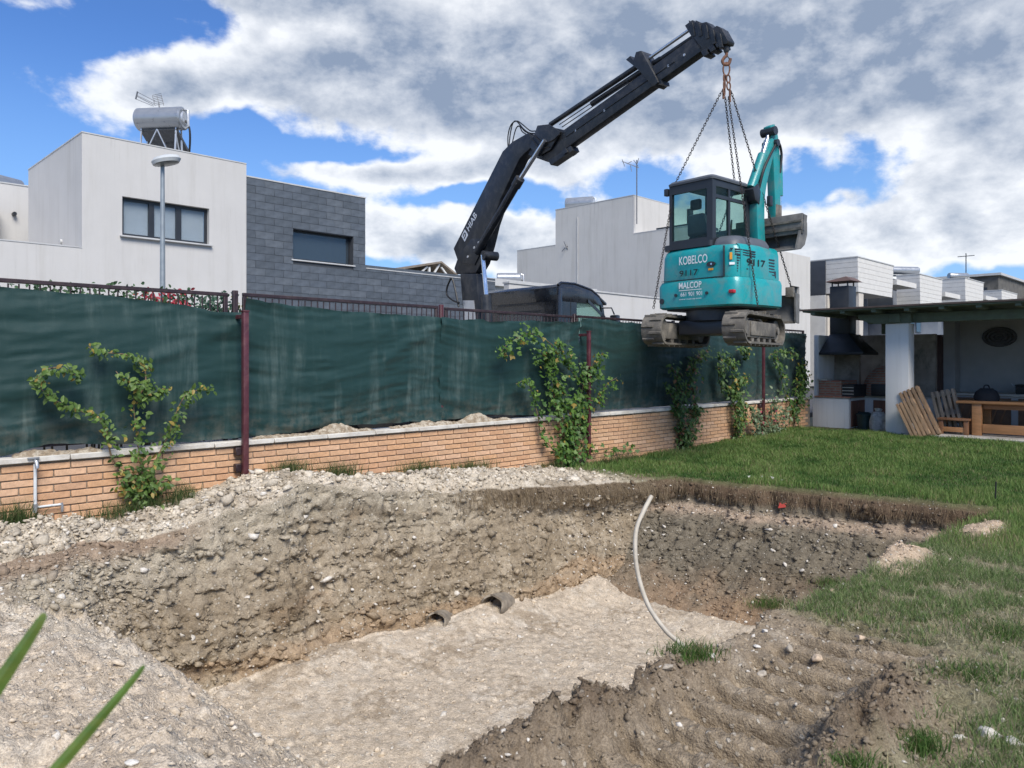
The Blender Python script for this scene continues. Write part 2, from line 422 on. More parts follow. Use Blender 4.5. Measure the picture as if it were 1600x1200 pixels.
dn = amp_n * (-n1 * .45 + nb * 1.5 + slabs * 1.35 + n4 * .35 + n5w * .62 + teeth * 1.1)
Q = Q + np.where(isq & (Q0 > 4), dn, np.where(isq, -dn, 0)); S = S + np.where(~isq, dn, amp_n * n2 * .5)
Z = Z + amp_n * (n2 * .6 + n4 * .3) + amp_z * (n3 * 1.0 + n4 * .7 + n2 * .5 + nb * .4)
ph = (S + .15 * Q) / .22 + .05 * n2 + .10 * nb; fr = ph - np.floor(ph)
saw = sstep(fr, .0, .14) * (1 - sstep(fr, .52, .80))          # pressed bars of the crawler with grooves between
n5 = fbm(P3 * 34.0, 3, .6, seed=53, billow=True)
S = S - near_side * trk * .045 * saw
Z = Z + near_side * trk * (.12 * (saw - .6) * (.85 + .3 * nb) + .014 * n5)
Z = Z + (near_side * spoil_m * .022 + berm_m * .012 + bare0 * .006) * n5
Z = Z + left_ramp * (.08 * nb + .05 * slabs + .025 * n1 + .012 * n4)
Z = Z - near_side * .02 * (1 - spoil_m) * sstep(n3, .2, .6) * (1 - sstep(S, 4.2, 5.0))
brd = np.minimum.reduce([sstep(S0, -1.0, -.6), 1 - sstep(S0, 17.0, 17.4), sstep(Q0, -1.5, -1.2)])
Z = Z * brd + (1 - brd) * lawn_z(S)
VT = np.stack([(S - Q) / R2, (S + Q) / R2, Z], 1)

# soil colours (kinds of earth; crevice shade is painted into the back wall)
def lerp3(a, b, f): return a * (1 - f[:, None]) + np.array(b)[None] * f[:, None]
c1 = fbm(P3 * 2.2, 5, .55, seed=61); c2 = fbm(P3 * 7.0, 5, .6, seed=62); c3 = fbm(P3 * 22.0, 3, .6, seed=63)
strat = fbm(np.stack([S * .9, Q * .9, Z * 5.0], 1), 5, .55, seed=64)
C = np.tile(np.array([.52, .44, .338]), (len(S), 1))                         # packed pale marl of the floor
C = lerp3(C, (.58, .515, .42), sstep(c2 + .6 * c1, .0, .5) * .8)
C = lerp3(C, (.34, .27, .19), sstep(c1 - .5 * c3, .08, .5) * .75)
backw = on_wall * (Q0 > 4) * isq
f = backw
base = np.tile(np.array([.285, .232, .163]), (len(S), 1))
base = lerp3(base, (.39, .33, .245), sstep(c2 * .7 + c1 * .7 + c3 * .4, .0, .45) * .85)
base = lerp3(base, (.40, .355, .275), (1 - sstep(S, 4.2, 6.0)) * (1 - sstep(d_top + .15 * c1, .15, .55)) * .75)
base = lerp3(base, (.165, .125, .08), sstep(-c2 * .5 - c1 * .6 + strat * .6, .12, .5) * .65)  # dark crevices: their shade painted into the soil colour by noise
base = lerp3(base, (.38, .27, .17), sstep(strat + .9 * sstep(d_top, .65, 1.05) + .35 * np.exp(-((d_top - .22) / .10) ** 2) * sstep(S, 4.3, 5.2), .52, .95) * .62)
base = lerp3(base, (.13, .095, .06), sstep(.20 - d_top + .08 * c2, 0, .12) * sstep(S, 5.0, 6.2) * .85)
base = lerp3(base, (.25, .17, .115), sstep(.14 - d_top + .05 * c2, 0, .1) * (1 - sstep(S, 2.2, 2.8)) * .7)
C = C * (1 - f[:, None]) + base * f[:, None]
endw = on_wall * (~isq)
base = np.tile(np.array([.165, .142, .105]), (len(S), 1))
base = lerp3(base, (.25, .22, .17), sstep(c2 + c3 * .5, .15, .6) * .6)
base = lerp3(base, (.125, .097, .066), sstep(strat, .05, .5) * .6)
base = lerp3(base, (.40, .31, .23), np.exp(-((d_top - .36 - .05 * c1) / .06) ** 2) * .85)
base = lerp3(base, (.30, .205, .13), sstep(d_top + .3 * c1, .85, 1.25) * .8)
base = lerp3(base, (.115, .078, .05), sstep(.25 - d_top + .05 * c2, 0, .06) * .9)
C = C * (1 - endw[:, None]) + base * endw[:, None]
nw = on_wall * (Q0 < 4) * isq
C = lerp3(C, (.21, .17, .12), nw * .8)
top_m = (Wf <= .02) * 1.0
rub = top_m * (Q0 > 4) * (1 - sstep(S, 7.2, 8.6))
base = np.tile(np.array([.49, .425, .33]), (len(S), 1))
base = lerp3(base, (.62, .555, .455), sstep(c2 + .5 * c3, .0, .5) * .8)
base = lerp3(base, (.23, .185, .13), sstep(c1 - c2 * .3, .12, .5) * .6)
C = C * (1 - rub[:, None]) + base * rub[:, None]
lawn_soil = np.tile(np.array([.12, .125, .06]), (len(S), 1)); lawn_soil = lerp3(lawn_soil, (.17, .14, .085), sstep(c1, .1, .5))
lw = top_m * np.where(Q0 > 4, sstep(S, 7.4, 8.6), 1.0)
C = C * (1 - lw[:, None]) + lawn_soil * lw[:, None]
# bare, trodden strip on the near side
bare = top_m * near_side * (1 - sstep(S + .35 * c1, 3.9, 4.7)) * sstep(Q + .3 * c1 + .10 * (4 - S).clip(0, 4), .75, 1.15)
base = np.tile(np.array([.275, .222, .158]), (len(S), 1))
base = lerp3(base, (.40, .34, .26), sstep(c2, .05, .45) * .7)
base = lerp3(base, (.15, .113, .078), np.clip(spoil_m * 1.2 * (.7 + .6 * c2), 0, 1))
C = C * (1 - bare[:, None]) + base * bare[:, None]
dryz = top_m * near_side * (1 - bare) * (1 - sstep(S + .5 * c1, 6.5, 8.0)) * .75
C = lerp3(C, (.25, .225, .14), dryz)
C = lerp3(C, (.50, .39, .28), near_side * top_m * sstep(sandp + .05 * c2 + .02 * c1, .03, .075))
C = lerp3(C, (.62, .56, .46), left_ramp * sstep(c1 + .4 * c2, -.15, .4) * .6)
C = np.clip(C * (1 + .10 * c3[:, None]), .02, .8)
gi = np.arange(NS * NQ).reshape(NS, NQ)
FT = np.stack([gi[:-1, :-1].ravel(), gi[1:, :-1].ravel(), gi[1:, 1:].ravel(), gi[:-1, 1:].ravel()], 1)
m_soil = M_soil('soil')
ter = link('garden_ground', np_mesh('garden_ground', VT, FT, C, smooth=True), m_soil)
tag(ter, 'dug garden ground with a long pool pit, spoil banks and lawn', kind='structure')

# ground beyond the garden, one sheet with an opening for the garden
mb = MB(); X = [-3000, -1.0, 17.4, 3000]; Yq = [-3000, -1.5, 7.2, 3000]
vs = [tuple(W(a, b, 0.0 if (0 < i < 3 and 0 < j < 3) else -.02)) for i, a in enumerate(X) for j, b in enumerate(Yq)]
mb.add(vs, [(i * 4 + j, (i + 1) * 4 + j, (i + 1) * 4 + j + 1, i * 4 + j + 1) for i in range(3) for j in range(3) if not (i == 1 and j == 1)])
tag(link('ground', mb.mesh('ground'), M('earth', (.16, .15, .09), .95, .3, .8)), kind='structure')

# ------------------------------------------------------------------ scatter helpers
ICO_V = None
def ico():
    t = (1 + 5 ** .5) / 2
    v = np.array([(-1, t, 0), (1, t, 0), (-1, -t, 0), (1, -t, 0), (0, -1, t), (0, 1, t), (0, -1, -t), (0, 1, -t), (t, 0, -1), (t, 0, 1), (-t, 0, -1), (-t, 0, 1)], float)
    v /= np.linalg.norm(v[0])
    f = np.array([(0, 11, 5), (0, 5, 1), (0, 1, 7), (0, 7, 10), (0, 10, 11), (1, 5, 9), (5, 11, 4), (11, 10, 2), (10, 7, 6), (7, 1, 8), (3, 9, 4), (3, 4, 2), (3, 2, 6), (3, 6, 8), (3, 8, 9), (4, 9, 5), (2, 4, 11), (6, 2, 10), (8, 6, 7), (9, 8, 1)])
    return v, f
def stones(name, pos, size, cols, label=None, cat=None, kind='stuff', mat=None, flat=.7):
    v, f = ico(); n = len(pos)
    rad = RNG.uniform(.45, 1.35, (n, 12, 1))
    V = v[None] * rad * np.stack([size * RNG.uniform(.7, 1.35, n), size * RNG.uniform(.6, 1.1, n), size * flat * RNG.uniform(.6, 1.2, n)], 1)[:, None, :]
    a = RNG.uniform(0, 6.28, n); ca, sa = np.cos(a)[:, None], np.sin(a)[:, None]
    V = np.stack([V[..., 0] * ca - V[..., 1] * sa, V[..., 0] * sa + V[..., 1] * ca, V[..., 2] + V[..., 0] * RNG.uniform(-.4, .4, (n, 1))], 2) + pos[:, None, :]
    F = (f[None] + (np.arange(n) * 12)[:, None, None]).reshape(-1, 3)
    o = link(name, np_mesh(name, V.reshape(-1, 3), F, np.repeat(cols, 12, 0)), mat)
    return tag(o, label, cat, kind=kind)
def pick(weight, n):
    p = weight / weight.sum(); i = RNG.choice(len(p), n, p=p)
    return i
m_stone = M_attr('stone', .92, .25, 60, .4, 150, .2)
top_m_ = (Wf <= .02) * (S < 7.5)
# area per vertex so that dense wall rows are not over-sampled
dA = (np.gradient(S1)[:, None] * (np.gradient(Q1)[None, :])).ravel() + on_wall * deep * .00035
vis = np.where((S0 > .3) & (S0 < 17), 1.0, 0.0)
wgt = dA * vis * (berm_m * 2.6 * (1 - .5 * sstep(S, 5, 7)) + left_heap * 2.0 + floor_m * .85 + on_wall * .65 + near_side * top_m_ * .16 + spoil_m * 3.2 + bare * 1.3 * (1 - .9 * trk) + near_side * np.clip(sandp * 9, 0, 1) * 3 + left_ramp * .5)
i = pick(wgt, 66000)
sz = np.clip(RNG.lognormal(-5.15, .68, len(i)), .003, .045) * (1 + .75 * berm_m[i] + .35 * spoil_m[i] + .5 * on_wall[i]) * (1 - .25 * floor_m[i]); sz = np.where(near_side[i], np.minimum(sz, .016), sz)
cc = C[i] * RNG.uniform(.8, 1.25, (len(i), 1)); wh = RNG.random(len(i)) < .07 * (1 - spoil_m[i]) ; cc[wh] = np.array([.66, .61, .53]) * RNG.uniform(.8, 1.05, (wh.sum(), 1))
pos = VT[i] + RNG.normal(0, .008, (len(i), 3)) * np.array([1, 1, .2])
stones('rubble', pos, sz, np.clip(cc, .04, .75), 'loose pale clods and stones strewn over the dug soil', mat=m_stone)
# single rocks that stand out
rock_px = [(1545, 1140, .050, 0, 'largest crumbly white rock in the lower right grass'), (1583, 1152, .032, 0, 'pale rock at the right edge, right of the largest white rock'), (1500, 1143, .022, 0, 'small pale rock left of the largest white rock in the grass'),
    (1190, 745, .045, 1, 'second white stone on the lawn rim beyond the pit, from the left'), (1205, 748, .055, 1, 'biggest white stone on the lawn rim beyond the pit'), (1222, 750, .045, 1, 'rightmost white stone on the lawn rim beyond the pit'), (1172, 744, .040, 1, 'leftmost white stone on the lawn rim beyond the pit'),
    (1180, 1012, .022, 0, 'small pale rock at the grass edge, lowest of two'), (1195, 985, .024, 0, 'pale rock at the ragged grass edge above the churned strip'), (1040, 1040, .032, 2, 'brown clod at the pit rim left of the conduit foot'),
    (1190, 1052, .034, 2, 'round brown clod in the middle of the churned strip'), (1165, 968, .026, 0, 'white rock nearest the pit corner on the grassy rim'), (1232, 1012, .030, 2, 'brown clod at the upper end of the track marks'), (1275, 1032, .032, 3, 'tan lump between the churned strip and the thin grass'),
    (1108, 1024, .022, 0, 'pale pebble right of the grass tuft at the conduit'), (197, 1188, .020, 0, 'single white stone on the pale ledge at the lower left'), (1300, 922, .042, 3, 'flat tan lump on the grassy rim'), (1345, 998, .030, 3, 'tan stone in a bare spot of the thin grass')]
tree_pts = np.stack([800 + FPX * VT[:, 0] / np.maximum(VT[:, 1], .1), 565 + FPX * (CAM_Z - VT[:, 2]) / np.maximum(VT[:, 1], .1)], 1)
def ground_at(px, py, lim=None):
    """nearest surface point of the garden that shows at this place of the photograph"""
    d = (tree_pts[:, 0] - px) ** 2 + (tree_pts[:, 1] - py) ** 2
    d = d + (VT[:, 1] < .5) * 1e9
    c = np.argsort(d)[:12]; k = c[np.argmin(VT[c, 1])]
    return VT[k]
rc = {0: (.66, .62, .55), 1: (.72, .70, .66), 2: (.40, .35, .28), 3: (.50, .39, .28)}
def rock_mesh(r, col, seed):
    bm = bmesh.new(); bmesh.ops.create_icosphere(bm, subdivisions=3, radius=1.0)
    v = np.array([p.co[:] for p in bm.verts]); f = np.array([[p.index for p in q.verts] for q in bm.faces]); bm.free()
    rs = np.random.default_rng(seed)
    for _ in range(9):                                   # knock flat faces off
        n = rs.normal(0, 1, 3); n /= np.linalg.norm(n); d = v @ n; k = rs.uniform(.45, .8); v = v - np.outer(np.maximum(d - k, 0), n)
    v = v * (1 + .22 * fbm(v * 2.2 + seed, 4, .6, seed=seed)[:, None] + .06 * fbm(v * 9 + seed, 3, .6, seed=seed + 1)[:, None])
    v = v * np.array([rs.uniform(.9, 1.3), rs.uniform(.7, 1.0), rs.uniform(.5, .75)]) * r
    c = np.clip(np.array(col) * (1 + .2 * fbm(v / r * 3, 3, .6, seed=seed + 2)[:, None]), 0, .85)
    return np_mesh('rock', v, f, c, False)
for n_, (px, py, r, k, lab) in enumerate(rock_px):
    p = ground_at(px, py)
    o = link('rock', rock_mesh(r, rc[k], 300 + n_ * 7), m_stone, None, (p[0], p[1], p[2] + r * .12), n_ * 1.7)
    tag(o, lab, 'rock', {0: 'pale rocks', 1: 'white stones by the lawn edge', 2: 'brown rocks', 3: 'tan rocks'}[k])

# ------------------------------------------------------------------ grass
def blades(name, pos, h, wd, cols, lean, label, mat, kind='stuff'):
    n = len(pos); a = RNG.uniform(0, 2 * math.pi, n); b = RNG.uniform(0, 2 * math.pi, n)
    ax = np.stack([np.cos(a), np.sin(a), a * 0], 1) * wd[:, None] / 2
    le = np.stack([np.cos(b), np.sin(b), b * 0], 1) * (h * lean)[:, None]
    up = np.array([0, 0, 1.0]) * (h * np.sqrt(np.clip(1 - lean ** 2 * .6, .05, 1)))[:, None]
    m = pos + up * .55 + le * .28; t = pos + up * .98 + le
    V = np.stack([pos - ax, pos + ax, m + ax * .75, m - ax * .75, t], 1).reshape(-1, 3)
    o = np.arange(n)[:, None] * 5
    F = np.concatenate([o + np.array([[0, 1, 2]]), o + np.array([[0, 2, 3]]), o + np.array([[3, 2, 4]])], 0)
    dark = np.repeat(cols, 5, 0)
    ob = link(name, np_mesh(name, V, F, dark, smooth=True), mat)
    return tag(ob, label, 'grass', kind=kind) if kind != 'part' else ob
m_grass = M_attr('grass_blade', .62, 0, 1, 0, 1, .25, trans=.30)
lush = top_m * np.where(Q0 > 4, sstep(S + .5 * c2, 8.0, 8.9), np.where(S0 > 8.72, 1.0, sstep(S + 1.0 * c1, 6.6, 7.8)))
sandy = 1 - sstep(sandp, .02, .05)
lush = lush * (S0 < 15.9) * sandy
patch = sandy * top_m * near_side * (1 - bare) * (1 - lush) * sstep(c1 + .45 * c2 + .55 * sstep(1.0 - Q, 0, .8) + .35 * sstep(S, 5.0, 6.8), -.10, .25)
thin = sandy * top_m * near_side * (1 - bare) * (1 - lush)
inview = (VT[:, 1] > 1.4) & (VT[:, 0] > -.72 * VT[:, 1]) & (VT[:, 0] < 1.0 * VT[:, 1] + .5)
def scatter(mask, n):
    i = pick(mask * dA * inview, n); st = np.array([.02])
    p = VT[i].copy(); cell = np.sqrt(np.maximum(dA[i], 1e-6)); p[:, :2] += RNG.uniform(-.6, .6, (n, 2)) * np.maximum(cell, .02)[:, None]
    return i, p
i, p = scatter(lush, 185000)
h = RNG.uniform(.03, .085, len(i)) * (1 + .9 * np.clip(c1[i] + .5 * c2[i], -.7, 1)); wd = RNG.uniform(.004, .008, len(i)) * np.clip(VT[i, 1] / 8, .8, 1.6)
t = np.clip(.5 + .9 * c1[i] + RNG.normal(0, .25, len(i)), 0, 1)[:, None]
cg = np.array([.070, .145, .030]) * (1 - t) + np.array([.185, .265, .075]) * t
dr = RNG.random(len(i)) < .05 + .25 * sstep(c1[i] - .5 * c2[i], .15, .5); cg[dr] = np.array([.27, .25, .12])
lo = sstep(-c1[i] + .6 * c2[i], .1, .5)[:, None]; cg = cg * (1 - .35 * lo) * (1 + .1 * lo * np.array([-1, 1, .5]))
blades('lawn_grass', p, h, wd, cg, RNG.uniform(.1, .75, len(i)), 'thick green lawn grass beyond the pit', m_grass)
i, p = scatter(patch, 105000)
h = RNG.uniform(.025, .075, len(i)); wd = RNG.uniform(.0025, .0048, len(i))
t = RNG.random(len(i))[:, None]; cg = np.array([.09, .165, .042]) * (1 - t) + np.array([.21, .26, .105]) * t
blades('patchy_grass', p, h, wd, cg, RNG.uniform(.2, .9, len(i)), 'patchy short green grass on the near side of the pit', m_grass)
i, p = scatter(thin, 44000)
h = RNG.uniform(.02, .065, len(i)); wd = RNG.uniform(.002, .0045, len(i)); t = RNG.random(len(i))[:, None]
cg = np.array([.24, .23, .14]) * (1 - t) + np.array([.44, .39, .26]) * t
blades('dry_grass', p, h, wd, cg, RNG.uniform(.75, 1.1, len(i)), 'flattened straw coloured dry grass on the near side', m_grass)

# roots and dead grass hanging from the turf lip
lipm = ((Wf > .03) & (Wf < .16)) * (((Q0 > 4) & isq) * sstep(S, 4.6, 6.0) + (~isq) * 1.0) * (S0 < 8.8)
i = pick(lipm.astype(float) + 1e-12, 5200); p = VT[i].copy(); p[:, 2] += .02
n = len(i); L = RNG.uniform(.03, .13, n); outv = np.where(isq[i][:, None], np.array([[1 / R2, -1 / R2, 0]]), np.array([[-1 / R2, -1 / R2, 0]]))
side = RNG.normal(0, .35, (n, 3)) * np.array([1, 1, 0]); e1 = p + (outv * .35 + side * .5) * L[:, None] * .5 - np.array([0, 0, .35]) * L[:, None]
e2 = p + (outv * .25 + side) * L[:, None] * .7 - np.array([0, 0, 1.0]) * L[:, None]
wx = RNG.uniform(.001, .0022, n)[:, None] * np.array([[1, 0, 0]])
V = np.stack([p - wx, p + wx, e1 + wx, e1 - wx, e2], 1).reshape(-1, 3); o5 = np.arange(n)[:, None] * 5
F = np.concatenate([o5 + np.array([[0, 1, 2]]), o5 + np.array([[0, 2, 3]]), o5 + np.array([[3, 2, 4]])], 0)
t = RNG.random(n)[:, None]; cr = np.array([.09, .06, .035]) * (1 - t) + np.array([.30, .23, .14]) * t
tag(link('hanging_roots', np_mesh('hanging_roots', V, F, np.repeat(cr, 5, 0)), m_grass), 'thin brown roots hanging from the turf edge of the pit', kind='stuff')

# ================================================================== garden wall of bricks
QW = 7.2                      # face of the wall
WALL_TOP = .618
m_mortar = M('mortar', (.27, .22, .165), .95, .15, 8, .3, 90)
m_brick = M_attr('brick_face', .85, .16, 18, .25, 160, .25)
m_coping = M('coping_stone', (.60, .57, .51), .85, .12, 5, .2, 70, dirt=(.34, .29, .22), dirt_amt=.7, dirt_scale=3)
wall = thing('brick_wall', 'low salmon brick garden wall with pale coping under the green screens', 'wall', W(0, QW, 0), ROT45)
part('wall_core', MB().box(-.6, 16.6, .012, .20, -.3, WALL_TOP), m_mortar, wall)
BL, BH, JT = .240, .0505, .0115
def brick_mesh(L, c):
    me = MB().box(-L / 2, L / 2, -.002, .05, 0, BH).mesh('brick', .003, 1)
    a = me.color_attributes.new('Col', 'FLOAT_COLOR', 'POINT'); a.data.foreach_set('color', np.tile(np.array([*c, 1.0]), len(me.vertices)).astype(np.float32))
    me.materials.append(m_brick); return me
tints = [(.57, .345, .20), (.61, .37, .215), (.54, .315, .18), (.63, .40, .25), (.56, .35, .21), (.59, .345, .19), (.52, .315, .19)]
bvar = [brick_mesh(BL, c) for c in tints]
slots = []
for r in range(13):
    z0 = WALL_TOP - .008 - (r + 1) * (BH + JT)
    off = (r % 2) * .125
    k = 0
    while True:
        s0 = -.5 + off + k * (BL + JT)
        if s0 > 16.4: break
        k += 1; slots.append((s0, z0))
def shows(s, z):
    p = W(s, QW, z + .025); u = p.x / p.y
    g = np.interp(s, [1, 2, 2.6, 3.1, 3.6, 4.2, 5, 6, 7, 8, 10, 14], [.12, .0, .06, .2, .24, .1, .06, .04, 0, -.06, -.06, -.03])
    return u > -.70 and z > g - .03
order = sorted([x for x in slots if shows(*x)], key=lambda x: W(x[0], QW).y)
near300 = set(order[:300]); rest = MB(); restc = []
proto_b = None
for (s0, z0) in slots:
    if (s0, z0) in near300:
        link('brick', random.choice(bvar), None, wall, (s0, random.uniform(-.003, .002), z0))
    elif s0 > .3 and z0 > -.16:
        a = len(rest.v); rest.box(s0 - BL / 2, s0 + BL / 2, -.002 + random.uniform(-.002, .002), .05, z0, z0 + BH)
        restc += [random.choice(tints)] * (len(rest.v) - a)
me = rest.mesh('far_bricks'); a = me.color_attributes.new('Col', 'FLOAT_COLOR', 'POINT')
a.data.foreach_set('color', np.concatenate([np.array(restc), np.ones((len(restc), 1))], 1).astype(np.float32).ravel()); me.materials.append(m_brick)
part('far_bricks', me, None, wall, kind='stuff')
k = 0; s0 = -.6
while s0 < 16.5:
    L = .62; part('coping_slab', MB().box(s0 + .003, s0 + L - .003, -.035, .24, WALL_TOP + .002 * (k % 2), WALL_TOP + .048), m_coping, wall, .006, seg=1); s0 += L; k += 1
COP = WALL_TOP + .048

# soil that fell on the coping
m_pile = M_attr('spilt_soil', .95, .3, 60, .6, 130, .15)
def pile(px0, px1, h, label):
    sa, sb = s_at(px0, QW + .03), s_at(px1, QW + .03); n = 70; k = 12
    ss = np.linspace(0, sb - sa, n); V = []; Cc = []
    for a in ss:
        prof = h * (max(0.0, math.sin(math.pi * a / (sb - sa))) ** .7) * (.65 + .45 * math.sin(a * 9 + px0)) + .006
        for j in range(k):
            b = j / (k - 1); V.append((a, -.015 + .10 * b, max(0, prof * math.sin(math.pi * min(1, b * .62)) )))
    V = np.array(V); P = V * 14 + px0; V[:, 2] += (fbm(P, 4, .6, seed=71, billow=True)) * .018 * (V[:, 2] > .004); V[:, 2] = np.maximum(V[:, 2], -.004); V[:, 1] += fbm(P + 5, 3, .6, seed=72) * .010
    cn = sstep(fbm(V * 25 + px0, 4, .6, seed=73), -.2, .4)[:, None]; Cc = np.array([.27, .21, .145]) * (1 - cn) + np.array([.47, .41, .32]) * cn
    g = np.arange(n * k).reshape(n, k); F = np.stack([g[:-1, :-1].ravel(), g[1:, :-1].ravel(), g[1:, 1:].ravel(), g[:-1, 1:].ravel()], 1)
    o = link('soil_pile', np_mesh('soil_pile', V, F, Cc, True), m_pile, None, W(sa, QW + .01, COP), ROT45)
    tag(o, label, 'soil', 'soil spilt along the coping')
pile(20, 160, .07, 'leftmost brown soil heap on the coping, left of the maroon post')
pile(395, 480, .02, 'thin line of crumbs on the coping right beside the maroon post')
pile(455, 585, .085, 'brown soil heap with a white pebble on the coping')
pile(612, 690, .06, 'middle low soil heap on the coping')
pile(680, 800, .10, 'tallest soil heap on the coping, left of the ivy')

# ================================================================== fence frames
m_rail = M('maroon_iron', (.026, .014, .018), .45, .25, 12, .1, 80, dirt=(.12, .085, .07), dirt_amt=.3, dirt_scale=9)
m_post = M('maroon_paint', (.078, .019, .027), .42, .18, 10, .05, 80, dirt=(.22, .13, .11), dirt_amt=.3, dirt_scale=7)
TOPZ = 2.135
bar_me = MB().tube([(0, 0, 0), (0, 0, TOPZ - COP - .10)], .0068, 6).mesh('bar'); bar_me.materials.append(m_rail)
PAN = [(.70, 3.30, 'first iron fence from the left, red flowers behind it'), (3.50, 6.00, 'iron fence frame right of the tall maroon post, dust on its rail'), (6.16, 8.60, 'iron fence frame in front of the black crane truck'),
       (8.72, 11.25, 'iron fence frame just right of the truck cab'), (11.40, 13.90, 'iron fence frame behind the hanging excavator'), (14.05, 16.55, 'farthest iron fence frame beside the barbecue')]
def frame_z(i): return 0.0 + (0.012 if i % 2 else 0)
for i, (a, b, lab) in enumerate(PAN):
    f = thing('iron_fence', lab, 'fence', W(a, QW + .14, COP + frame_z(i)), ROT45, 'iron fence frames on the wall')
    L = b - a; H = TOPZ - COP
    part('top_rail', MB().box(-.02, L + .02, -.02, .02, H - .035, H), m_rail, f, .004, seg=1)
    part('bottom_rail', MB().box(.022, L - .022, -.015, .015, .06, .09), m_rail, f, .004, seg=1)
    for x in (0, L): part('frame_post', MB().box(x - .02, x + .02, -.02, .02, 0, H - .036), m_rail, f, .004, seg=1)
    n = int(L / .075)
    for k in range(1, n): link('bar', bar_me, None, f, (L * k / n, 0, .06))
for i, (s0, lab) in enumerate([(3.40, 'dark stub post between the first two fence frames'), (6.08, 'slim maroon post between the dusty frame and the crane frame'), (8.66, 'dark slim post right of the ivy between two frames'), (11.32, 'slim post behind the excavator tracks'), (13.97, 'slim post between the two farthest fence frames')]):
    o = link('fence_post', MB().box(-.025, .025, -.025, .025, 0, TOPZ - COP + .03).mesh('fence_post', .005, 1), m_rail if i != 1 else m_post, None, W(s0, QW + .14, COP), ROT45)
    tag(o, lab, 'post', 'posts between the fence frames')

# propping posts in front of the wall
def prop(px, ytop, ybot, lab, q, w_=.06, bend=False):
    s0 = s_at(px, q); zt = z_at(ytop, s0, q); zb = z_at(ybot, s0, q) - .25
    p = thing('prop_post', lab, 'post', W(s0, q, zb), ROT45, 'maroon props against the wall')
    part('pole', MB().box(-w_ / 2, w_ / 2, -w_ / 2, w_ / 2, 0, zt - zb), m_post, p, .006, seg=2)
    part('cap', MB().box(-w_ / 2 - .004, w_ / 2 + .004, -w_ / 2 - .004, w_ / 2 + .004, zt - zb + .002, zt - zb + .02), m_post, p, .003, seg=1)
    part('tie_arm', MB().box(-w_ / 3, w_ / 3, w_ / 2 + .001, QW + .13 - q - .02, zt - zb - .06, zt - zb - .02), m_post, p, .004, seg=1)
    for zz in (.40, .56):
        part('bracket', MB().box(-w_ / 2 - .05, w_ / 2 + .012, w_ / 2 + .001, QW - q - .006, zz - zb - .03 + 0, zz - zb + .045), m_rail, p, .004, seg=1)
    return p
prop(383, 488, 745, 'tall maroon steel post propped before the wall between two screens', QW - .10, .056)
prop(920, 519, 690, 'dark maroon post rising out of the ivy', QW - .10, .05)
prop(1193, 520, 655, 'dark maroon post under the excavator blade', QW - .10, .05)

# ================================================================== green shade screens
def screen_mat():
    m, g, b = new_mat('green_shade_net')
    t = g.node('ShaderNodeTexCoord').outputs['Object']
    st = g.noise(g.vmath('MULTIPLY', t, (5.5, 1, .55)), 1.0, 8, .68, .3)
    blot = g.noise(t, 1.5, 6, .65)
    dust = g.math('MULTIPLY', g.ramp(st, .46, .74), g.ramp(blot, .35, .68), clamp=True)
    n2 = g.noise(g.vmath('MULTIPLY', t, (22, 1, 2.0)), 1.0, 5, .7)
    dust = g.math('ADD', g.math('MULTIPLY', dust, .85), g.ramp(n2, .55, .8, 0, .16), clamp=True)
    zz = g.xyz(t)[2]
    col = g.mix(dust, (.0055, .034, .032), (.085, .125, .115))
    low = g.math('MULTIPLY', g.ramp(zz, .5, .0, 0, .35), g.ramp(g.noise(t, 7, 6, .7), .4, .65), clamp=True)
    col = g.mix(low, col, (.15, .13, .095))
    g.put(b.inputs['Base Color'], col); b.inputs['Roughness'].default_value = .55; b.inputs['Specular IOR Level'].default_value = .35
    b.inputs['Sheen Weight'].default_value = .1
    wv = g.node('ShaderNodeTexWave', wave_type='BANDS', bands_direction='Z'); g.l.new(t, wv.inputs['Vector']); wv.inputs['Scale'].default_value = 55; wv.inputs['Distortion'].default_value = 1.2
    bn = g.node('ShaderNodeBump'); bn.inputs['Strength'].default_value = .22; bn.inputs['Distance'].default_value = .004
    g.put(bn.inputs['Height'], g.math('ADD', wv.outputs[1], g.noise(t, 60, 4, .6))); g.l.new(bn.outputs[0], b.inputs['Normal'])
    return m
m_net = screen_mat()
